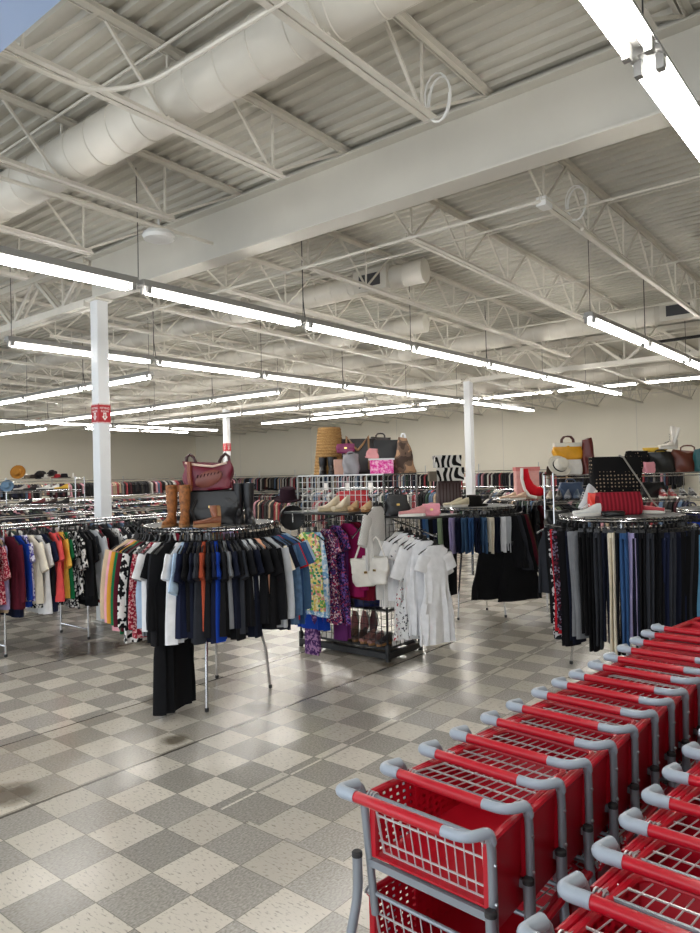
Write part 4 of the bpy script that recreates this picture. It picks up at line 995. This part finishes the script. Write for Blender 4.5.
# ---------------------------------------------------------------- on the rack behind the white dresses
zb = BZ+.019
o = bag(.30, .26, .33, rgb(84, 64, 62), handles='none', soft=.2); put(o, 448, 9.55, zb, 0, 'brown pleated fabric bin under the animal-print boxes', 'bin')
b = MB()
for k in range(7): b.tube([(-.135+.045*k, -.14, .02), (-.135+.045*k, -.125, .30)], .006, 5)
b.build('pleats', M['fabric'], o, color=rgb(62, 44, 44))
o = cardboard(.36, .28, .18, P['zebra'], (1, 1, 1)); put(o, 450, 9.55, zb+.332, -.12, 'black and white animal-print box, lower of the two', 'box')
o = cardboard(.34, .26, .165, P['zebra'], (1, 1, 1)); put(o, 447, 9.55, zb+.332+.181, .05, 'black and white animal-print box, topmost of the stack', 'box')
put(cardboard(.10, .2, .16, M['fabric'], rgb(120, 110, 98), 'storage_box', False), 432, 9.5, zb+.332, .0, 'narrow grey-brown box at the left of the lower animal-print box', 'box')
put(shoe(rgb(216, 204, 176), M['sole'], .26, .10, 'shoe'), 452, 9.1, zb, .3, 'cream shoe in front of the pleated fabric bin, left one', 'shoe')
put(shoe(rgb(212, 200, 170), M['sole'], .26, .10, 'shoe'), 459, 9.05, zb, .4, 'cream shoe in front of the pleated fabric bin, right one', 'shoe')
put(hat(rgb(22, 20, 18), .17, .14), 473, 9.2, zb+.005, 0, 'black hat on the jeans rack right of the cream shoes', 'hat')
# ---------------------------------------------------------------- on the farther round rack
zc = CZ+.019
o = cardboard(.36, .2, .52, M['fabric'], rgb(222, 170, 164), 'gift_box', False); put(o, 526, 11.15, zc, 0, 'tall pale pink box behind the red and white boot', 'box')
b = MB(); b.box((0, -.005, .46), (.38, .22, .06)); b.build('lid', M['fabric'], o, smooth=False, color=rgb(206, 130, 126))
b = MB(); path = [(-.10, 0, .46), (-.085, 0, .30), (-.05, 0, .17), (.04, 0, .10), (.13, 0, .10), (.16, 0, .16)]
b.tube(path, [.05, .07, .10, .105, .09, .05], 16, squash=.8); o = b.build('stocking_boot', M['fabric'], color=rgb(200, 20, 36)); put(o, 531, 10.75, zc, 0, 'big red boot-shaped ornament with white trim on the dark clothes rack', 'ornament')
b = MB(); b.tube([(-.155, -.05, .47), (-.16, -.06, .30), (-.13, -.08, .15), (-.06, -.09, .05), (.05, -.09, .02)], .024, 8); b.build('white_trim', M['fabric'], o, color=rgb(236, 232, 226))
b = MB(); b.box((.03, 0, .02), (.34, .15, .04)); b.build('base', M['fabric'], o, smooth=False, color=rgb(180, 160, 140))
put(shoe(rgb(206, 176, 150), M['sole'], .26, .1, 'shoe'), 507, 10.55, zc, .2, 'beige shoe on the dark clothes rack, left of the red boot', 'shoe')
put(shoe(rgb(196, 164, 140), M['sole'], .26, .1, 'shoe'), 517, 10.5, zc, .2, 'beige shoe on the dark clothes rack, just in front of the red boot', 'shoe')
put(shoe(rgb(40, 38, 40), M['rubber'], .26, .1, 'shoe'), 549, 10.7, zc, .2, 'dark shoe on the dark clothes rack, right of the red boot', 'shoe')

# ---------------------------------------------------------------- on the trousers rack
zd = DZ+.019
o = bag(.40, .17, .215, (1, 1, 1), P['redweave'], handles='none', soft=.14); put(o, 617, 6.72, zd, .05, 'red woven box bag on the trousers rack', 'handbag')
o = bag(.44, .16, .56, (1, 1, 1), P['dots'], top=1.18, bot=.85, handles='none', soft=.25); put(o, 615, 7.02, zd, .05, 'large black dotted tote standing behind the red woven bag', 'tote bag')
b = MB(); b.tube([(.0, -.10, .57), (.03, -.13, .55), (.10, -.16, .42), (.19, -.17, .28), (.27, -.2, .12), (.33, -.25, .035), (.42, -.27, .02)], .016, 8, squash=.5); b.build('strap', M['leather'], o, color=rgb(150, 146, 140))
put(bag(.14, .12, .21, rgb(226, 60, 42), handles='none', soft=.8, bot=.8), 594, 6.78, zd, 0, 'orange-red pouch beside the red woven bag', 'pouch')
put(shoe(rgb(228, 228, 226), M['sole'], .27, .10, 'sneaker', laces=rgb(240, 240, 240)), 586, 6.62, zd, .15, 'white sneaker lying at the left edge of the trousers rack', 'sneaker')
o = shoe(rgb(186, 190, 194), M['sole'], .25, .10, 'sneaker', laces=rgb(220, 220, 220)); put(o, 589, 6.86, zd+.13, .2, 'pale grey sneaker propped up behind the white sneaker', 'sneaker'); o.rotation_euler.y = -.85
put(shoe(rgb(206, 80, 90), M['sole'], .22, .06, 'shoe'), 651, 6.80, zd, 2.6, 'small pinkish-red shoe at the right edge of the trousers rack', 'shoe')
put(bag(.2, .12, .05, rgb(24, 24, 26), handles='none', soft=.7), 612, 6.50, zd, .0, 'flat black pouch lying in front of the red woven bag', 'pouch')

# ---------------------------------------------------------------- wire shelving at the right
def shelving(px, d, rz, w, dep, zs, label):
    x, y = at(px, d); e = empty('wire_shelving', (x, y, 0), FZ+rz); tag(e, label, 'shelf', 'wire shelving units')
    for sx in (-1, 1):
        for sy in (-1, 1):
            b = MB(); b.tube([(sx*w/2, sy*dep/2, 0), (sx*w/2, sy*dep/2, zs[0]+.03)], .0125, 8); b.build('post', M['chrome'], e)
    for z in zs:
        b = MB()
        for sy in (-1, 1):
            for zz in (z-.006, z-.04): b.tube([(-w/2, sy*dep/2, zz), (w/2, sy*dep/2, zz)], .005, 5)
        n = int(w/.05)
        for i in range(n+1): b.tube([(-w/2+w*i/n, -dep/2, z-.005), (-w/2+w*i/n, dep/2, z-.005)], .003, 4)
        b.build('shelf', M['chrome'], e)
    return e
b_rz = (PI/2-PI)-FZ
E_ = shelving(628, 9.3, .0, 2.12, .42, (1.86, 1.53, 1.15, .3), 'chrome wire shelving of bags and shoes behind the trousers rack')
zs = 1.862
def sh(px, dd=0.): return 9.3+dd
put(bag(.24, .2, .2, rgb(224, 220, 214), handles='none', soft=.2), 571, sh(0), zs, 0, 'white box bag under the yellow handbag', 'handbag')
o = bag(.36, .14, .22, rgb(226, 160, 34), handles='two', hh=.09, hcol=rgb(80, 30, 26), soft=.3); put(o, 568, sh(0, .05), zs+.202, 0, 'yellow handbag with white top band and dark handles', 'handbag')
b = MB(); b.loft([sup(.185, .062, .17, .3), sup(.187, .058, .222, .3)]); b.build('top_band', M['leather'], o, color=rgb(228, 222, 206))
o = hat(rgb(232, 226, 212), .15, .12, rgb(20, 20, 20)); put(o, 559, sh(0, -.12), zs+.115, 0, 'white hat with black band left of the yellow handbag', 'hat'); o.rotation_euler = (1.1, 0, FZ+.3)
put(hat(rgb(60, 44, 36), .10, .12), 551, sh(0, .05), zs+.005, 0, 'brown hat at the left end of the wire shelving', 'hat')
put(bag(.17, .16, .47, rgb(96, 26, 22), handles='none', top=.7, soft=.6), 588, sh(0), zs, 0, 'tall dark red bag between the yellow handbag and the dotted tote', 'handbag')
put(bag(.26, .14, .29, (1, 1, 1), P['dots'], handles='none', top=1.1), 637, sh(0), zs, 0, 'smaller black dotted bag on the wire shelving', 'handbag')
put(bag(.13, .1, .14, rgb(226, 150, 160), handles='none'), 649, sh(0, -.15), zs, 0, 'small pink and white pouch beside the round black bag', 'pouch')
put(bag(.33, .2, .27, rgb(20, 19, 20), handles='one', hh=.03, soft=.75), 661, sh(0), zs, 0, 'rounded shiny black bag on the wire shelving', 'handbag')
put(bag(.3, .1, .06, rgb(222, 180, 60), handles='none', soft=.8), 655, sh(0, .05), zs+.275, 0, 'flat yellow pouch on top of the rounded black bag', 'pouch')
put(bag(.42, .2, .30, rgb(104, 50, 34), handles='one', hh=.05, sag=.05, soft=.7), 688, sh(0), zs, 0, 'slouchy chestnut leather bag at the right of the wire shelving', 'handbag')
put(bag(.2, .16, .30, rgb(24, 84, 88), handles='none', soft=.7), 703, sh(0, -.2), zs, 0, 'teal bag cut by the right edge of the photo', 'handbag')
o = shoe(rgb(216, 208, 196), M['sole'], .27, .11, 'sneaker', laces=rgb(90, 80, 74)); put(o, 669, sh(0), zs+.31, .2, 'off-white sneaker lying on the black bag and the chestnut bag', 'sneaker')
o = shoe(rgb(220, 212, 200), M['sole'], .27, .11, 'sneaker', laces=rgb(90, 80, 74)); put(o, 678, sh(0), zs+.455, .2, 'off-white sneaker standing on its toe above the chestnut bag', 'sneaker'); o.rotation_euler = (0, -1.25, FZ-.5)
zs2 = 1.533
for px, c, so, lab in ((662, (180, 60, 66), 'sole', 'red and white sneaker on the second wire shelf, left one'), (671, (190, 80, 80), 'sole', 'red and white sneaker on the second wire shelf, right one'), (682, (40, 40, 44), 'sole', 'black sneaker with white sole on the second wire shelf, left one'), (691, (44, 44, 46), 'sole', 'black sneaker with white sole on the second wire shelf, right one')):
    put(shoe(rgb(*c), M[so], .25, .11, 'sneaker', laces=rgb(230, 230, 230)), px, 9.15, zs2, 1.35, lab, 'sneaker', 'sneakers on the second wire shelf')
for px, c, lab in ((549, (176, 160, 136), 'beige shoe on the second wire shelf below the white hat'), (558, (60, 56, 54), 'dark grey shoe on the second wire shelf'), (567, (120, 124, 132), 'silver-grey shoe on the second wire shelf'), (576, (70, 88, 110), 'blue shoe on the second wire shelf, behind the white sneaker')):
    put(shoe(rgb(*c), M['rubber'], .25, .12, 'shoe'), px, 9.2, zs2, 1.2, lab, 'shoe', 'shoes on the second wire shelf')
put(bag(.3, .16, .2, rgb(22, 22, 24), handles='one', hh=.08), 652, 9.35, zs2, 0, 'black handbag on the second wire shelf beside the red sneakers', 'handbag')
put(bag(.3, .16, .22, rgb(66, 84, 112), handles='one', hh=.05), 570, 9.45, zs2, 0, 'blue denim bag on the second wire shelf', 'handbag')
for px, c, lab in ((556, (30, 30, 34), 'black bag on the third wire shelf'), (690, (30, 40, 90), 'dark blue bag on the third wire shelf')):
    put(bag(.3, .2, .24, rgb(*c), handles='one', hh=.06), px, 9.3, 1.153, 0, lab, 'handbag')

# ---------------------------------------------------------------- hat shelves at the far left
shelving(40, 15.0, 0, 1.7, .5, (1.99, 1.74, 1.45, .4), 'far wire shelving piled with hats and shoes at the left')
def far_hat(px, z, c, r, lab, tilt=0.):
    o = hat(rgb(*c), r, r*.75); put(o, px, 14.9, z, 0, lab, 'hat', 'hats on the far shelving'); o.rotation_euler.x = tilt
far_hat(18, 2.14, (176, 120, 50), .15, 'golden straw hat standing on edge on the far shelving', 1.35)
far_hat(27, 2.0, (110, 100, 88), .10, 'grey-brown hat right of the golden straw hat'); far_hat(33, 2.0, (60, 52, 46), .11, 'dark brown hat on the far shelving'); far_hat(40, 2.06, (34, 30, 30), .12, 'black hat leaning on the far shelving', .8)
far_hat(47, 2.0, (200, 192, 180), .11, 'pale hat in the middle of the far shelving'); far_hat(52, 2.09, (40, 34, 34), .10, 'black hat topmost in the pile', .5); far_hat(57, 2.0, (150, 40, 46), .11, 'red and white hat right in the pile'); far_hat(64, 2.0, (30, 28, 30), .12, 'black hat at the right end of the far shelving')
far_hat(7, 1.85, (120, 150, 176), .13, 'pale blue hat hanging at the left end of the far shelving', 1.3)
for px, c, lab in ((20, (200, 190, 180), 'pale shoe on the second far shelf, left one'), (30, (40, 30, 30), 'dark shoe on the second far shelf'), (43, (236, 234, 226), 'white shoe on the second far shelf'), (52, (240, 238, 230), 'white shoe on the second far shelf, right one'), (61, (226, 178, 60), 'yellow shoe on the second far shelf'), (25, (36, 30, 30), 'black shoe on the third far shelf, left one'), (38, (110, 40, 40), 'dark red shoe on the third far shelf'), (50, (60, 40, 36), 'brown shoe on the third far shelf'), (62, (30, 28, 28), 'black shoe on the third far shelf, right one')):
    put(shoe(rgb(*c), M['rubber'], .27, .11, 'shoe'), px, 14.85, 1.452 if 'third' in lab else 1.742, .2, lab, 'shoe', 'shoes on the far shelving')

# ---------------------------------------------------------------- shopping carts
def holes_mat():
    m, nt, b = new_mat('perforated_red_plastic'); N = nt.nodes.new; L = nt.links.new
    b.inputs['Base Color'].default_value = (.44, .004, .016, 1); b.inputs['Roughness'].default_value = .32
    tc = N('ShaderNodeTexCoord'); sep = N('ShaderNodeSeparateXYZ'); L(tc.outputs['Object'], sep.inputs[0])
    def mt(op, a, c=None):
        n = N('ShaderNodeMath'); n.operation = op
        for i, v in enumerate((a, c)):
            if v is None: continue
            if isinstance(v, (int, float)): n.inputs[i].default_value = v
            else: L(v, n.inputs[i])
        return n.outputs[0]
    fx_ = mt('SUBTRACT', mt('FRACT', mt('MULTIPLY', sep.outputs[0], 34.)), .5); fz = mt('SUBTRACT', mt('FRACT', mt('MULTIPLY', sep.outputs[2], 46.)), .5)
    hx = mt('LESS_THAN', mt('ABSOLUTE', fx_), .26); hz = mt('LESS_THAN', mt('ABSOLUTE', fz), .24)
    fac = mt('MULTIPLY', hx, hz)
    tr = N('ShaderNodeBsdfTransparent'); mx = N('ShaderNodeMixShader'); L(fac, mx.inputs[0]); L(b.outputs[0], mx.inputs[1]); L(tr.outputs[0], mx.inputs[2])
    L(mx.outputs[0], nt.nodes['Material Output'].inputs['Surface']); return m
M['holes'] = holes_mat()
def slab(b, p, t):
    """four corners, thickness vector"""
    p = [Vector(q) for q in p]; t = Vector(t)
    return b.loft([[q for q in p], [q+t for q in p]])
def basket(e, name, x0, x1, w0, w1, zr, zb0, zb1, panels):
    b = MB(); t = .006
    # right side, front and floor; left side has rows of small holes
    dz = .085 if panels else .03
    slab(b, [(x0, -w0, zr), (x1, -w1, zr), (x1, -w1+.012, zb1-dz-.01), (x0, -w0+.012, zb0-dz)], (0, t, 0))
    slab(b, [(x1, -w1, zr), (x1, w1, zr), (x1-.02, w1-.012, zb1), (x1-.02, -w1+.012, zb1)], (-t, 0, 0))
    slab(b, [(x0, -w0+.012, zb0), (x0, w0-.012, zb0), (x1-.02, w1-.012, zb1), (x1-.02, -w1+.012, zb1)], (0, 0, t))
    b.tube(fillet([(x0, -w0-.002, zr), (x1+.004, -w1-.002, zr), (x1+.004, w1+.002, zr), (x0, w0+.002, zr)], .04), .011, 8)
    b.box((x0+.006, -w0+.012, (zr+zb0)/2), (.014, .02, zr-zb0)); b.box((x0+.006, w0-.012, (zr+zb0)/2), (.014, .02, zr-zb0))
    o = b.build(name, M['cart_red'], e)
    b = MB()
    zm = zr-.012; zl = zb0+.02
    slab(b, [(x0, w0, zr), (x1, w1, zr), (x1, w1-.012, zb1), (x0, w0-.012, zb0)], (0, -.004, 0)); b.build('perforated_side', M['holes'], o, smooth=False)
    return o
def gate(e, name, hinge, w, L, down, tag_=None):
    """wire flap hinged on a cross rod; hanging down or folded forward"""
    hx, hz = hinge
    def P(u, v): return (hx+.03*v/L, u, hz-v) if down else (hx+v, u, hz+.006-.02*v/L)
    b = MB(); k = 12
    for i in range(k+1):
        u = -w+2*w*i/k; b.tube([P(u, 0), P(u*.94, L)], .0022 if 0 < i < k else .004, 5)
    for v, r in ((L*.34, .0032), (L*.80, .0032), (L, .004)): b.tube([P(-w, v), P(w, v)] if v < L else [P(-w*.94, v), P(w*.94, v)], r, 5)
    o = b.build(name, M['cart_wire'], e)
    b = MB(); b.tube([(hx, -w-.02, hz), (hx, w+.02, hz)], .0065, 8); b.build('hinge_rod', M['cart_tube'], o)
    for s in (-1, 1):
        b = MB(); b.tube([(hx+.011*math.cos(a), s*(w-.01)+s*.035*a/20, hz+.011*math.sin(a)) for a in [i*.7 for i in range(29)]], .0028, 4); b.build('spring', M['cart_wire'], o)
    return o
def make_cart(down):
    e = empty('shopping_cart')
    LX, LY = .085, .220
    # handle loop with the two uprights
    lf = [(.115, LY-.014, .62), (LX+.004, LY, .975), (LX-.004, LY+.006, 1.014), (-.002, LY+.018, 1.022), (0, .10, 1.022)]
    rt = [(.115, -LY+.014, .62), (LX+.004, -LY, .965), (LX-.010, -LY-.002, 1.018), (.004, -LY+.022, 1.022), (0, -.08, 1.022)]
    b = MB(); b.tube(fillet(lf, .028, 6)+list(reversed(fillet(rt, .06, 7))), .0125, 10); b.build('handle_tube', M['cart_tube'], e)
    b = MB(); b.tube(fillet([(LX-.012, LY+.009, 1.016), (-.002, LY+.018, 1.022), (0, .170, 1.022)], .026, 6), .0178, 12); b.build('handle_cap', M['cart_cap'], e)
    b = MB(); b.tube(fillet([(LX+.003, -LY, .985), (LX-.010, -LY-.002, 1.018), (.004, -LY+.022, 1.022), (0, -.125, 1.022)], .06, 7), .0148, 12); b.build('handle_cap', M['cart_cap'], e)
    b = MB(); b.tube([(0, y, 1.022) for y in (-.130, -.128, 0, .174, .176)], [.0150, .0158, .0160, .0158, .0150], 14); b.build('handle_grip', M['cart_red'], e)
    basket(e, 'upper_basket', .10, .62, .208, .170, .982, .80, .815, True)
    # side skirt, deeper towards the front
    basket(e, 'lower_basket', .115, .64, .232, .195, .672, .45, .465, False)
    gate(e, 'upper_gate', (.098, .985), .187, .178, down)
    gate(e, 'lower_gate', (.112, .684), .215, .19, down)
    # frame
    b = MB()
    b.box((.10, 0, .782), (.016, 2*LY-.02, .022))
    b.box((.12, 0, .440), (.018, .40, .022))
    b.tube([(.10, 0.15, .778), (.58, .13, .79)], .008, 6); b.tube([(.10, -0.15, .778), (.58, -.13, .79)], .008, 6)
    b.tube([(.58, -.135, .79), (.58, .135, .79)], .008, 6)
    b.tube([(.13, .19, .435), (.62, .16, .445)], .008, 6); b.tube([(.13, -.19, .435), (.62, -.16, .445)], .008, 6)
    b.tube([(.58, .13, .79), (.60, .165, .44)], .010, 8); b.tube([(.58, -.13, .79), (.60, -.165, .44)], .010, 8)
    b.build('frame', M['cart_tube'], e)
    for s in (-1, 1):
        sx, sy = (.072, LY+.016) if s > 0 else (.080, LY-.002)
        b = MB(); b.tube(fillet([(sx, s*sy, .805), (sx+.002, s*sy, .69), (.04, s*(LY+.035), .52), (.03, s*(LY+.05), .15), (.09, s*(LY+.045), .125), (.70, s*.20, .135), (.64, s*.185, .44)], .05), .0155, 10)
        l = b.build('side_leg', M['cart_tube'], e)
        b = MB(); b.lathe([(.0165, .0), (.0165, .012), (.012, .016)], 12, (sx, s*sy, .80)); b.build('end_cap', M['rubber'], l)
        for x in (.06, .66):
            yy = s*(LY+.045) if x < .3 else s*.20
            b = MB(); b.tube([(x, yy-.014, .062), (x, yy+.014, .062)], .060, 20, up=(1, 0, 0)); w = b.build('caster', M['rubber'], e)
            b = MB(); b.box((x, yy-.020, .09), (.028, .005, .075)); b.box((x, yy+.020, .09), (.028, .005, .075)); b.box((x, yy, .127), (.032, .045, .008)); b.build('fork', M['cart_tube'], w, smooth=False)
        # bolts on the uprights
    for z in (.83, .93):
        b = MB(); b.tube([(.088, -LY-.008, z), (.088, -LY-.0145, z)], .0045, 8); b.build('bolt', M['steel'], e)
    return e
c_open, c_fold = make_cart(True), make_cart(False)
xs1 = [1.572, 1.767, 1.962, 2.145, 2.342, 2.527, 2.728, 2.905, 3.065, 3.262, 3.44, 3.64, 3.84, 4.04, 4.22]
used_fold = False
for i, x in enumerate(xs1):
    if i == 0: o = c_open
    else:
        o = copy_tree(c_fold) if used_fold else c_fold; used_fold = True
    o.location = (x-.022, max(1.109-.0128*i, .985), 0); o.rotation_euler = (0, 0, -.065+R_.uniform(-.012, .012))
    tag(o, 'red two-tier shopping cart at the near end of the long row, wire gate hanging down' if i == 0 else 'red two-tier shopping cart, %s from the near end of the long row' % ordn(i), 'shopping cart', 'shopping carts nested in the long row')
xs2 = [1.10, 1.298, 1.490, 1.684, 1.870, 2.05, 2.24, 2.447, 2.64, 2.83]
for i, x in enumerate(xs2):
    o = copy_tree(c_fold); o.location = (x-.02, .407-.004*i, 0); o.rotation_euler = (0, 0, -.05+R_.uniform(-.012, .012))
    tag(o, 'red shopping cart in the right corner row, %s from the bottom of the photo' % ordn(i), 'shopping cart', 'shopping carts in the right corner row')

# ---------------------------------------------------------------- light and view
w = bpy.data.worlds.new('daylight'); sc.world = w; w.use_nodes = True
bg = w.node_tree.nodes['Background']; bg.inputs['Color'].default_value = (.86, .93, 1.0, 1); bg.inputs['Strength'].default_value = 1.25
sc.view_settings.view_transform = 'Standard'; sc.view_settings.look = 'None'; sc.view_settings.gamma = 1; sc.view_settings.use_curve_mapping = False
sc.view_settings.exposure = .92
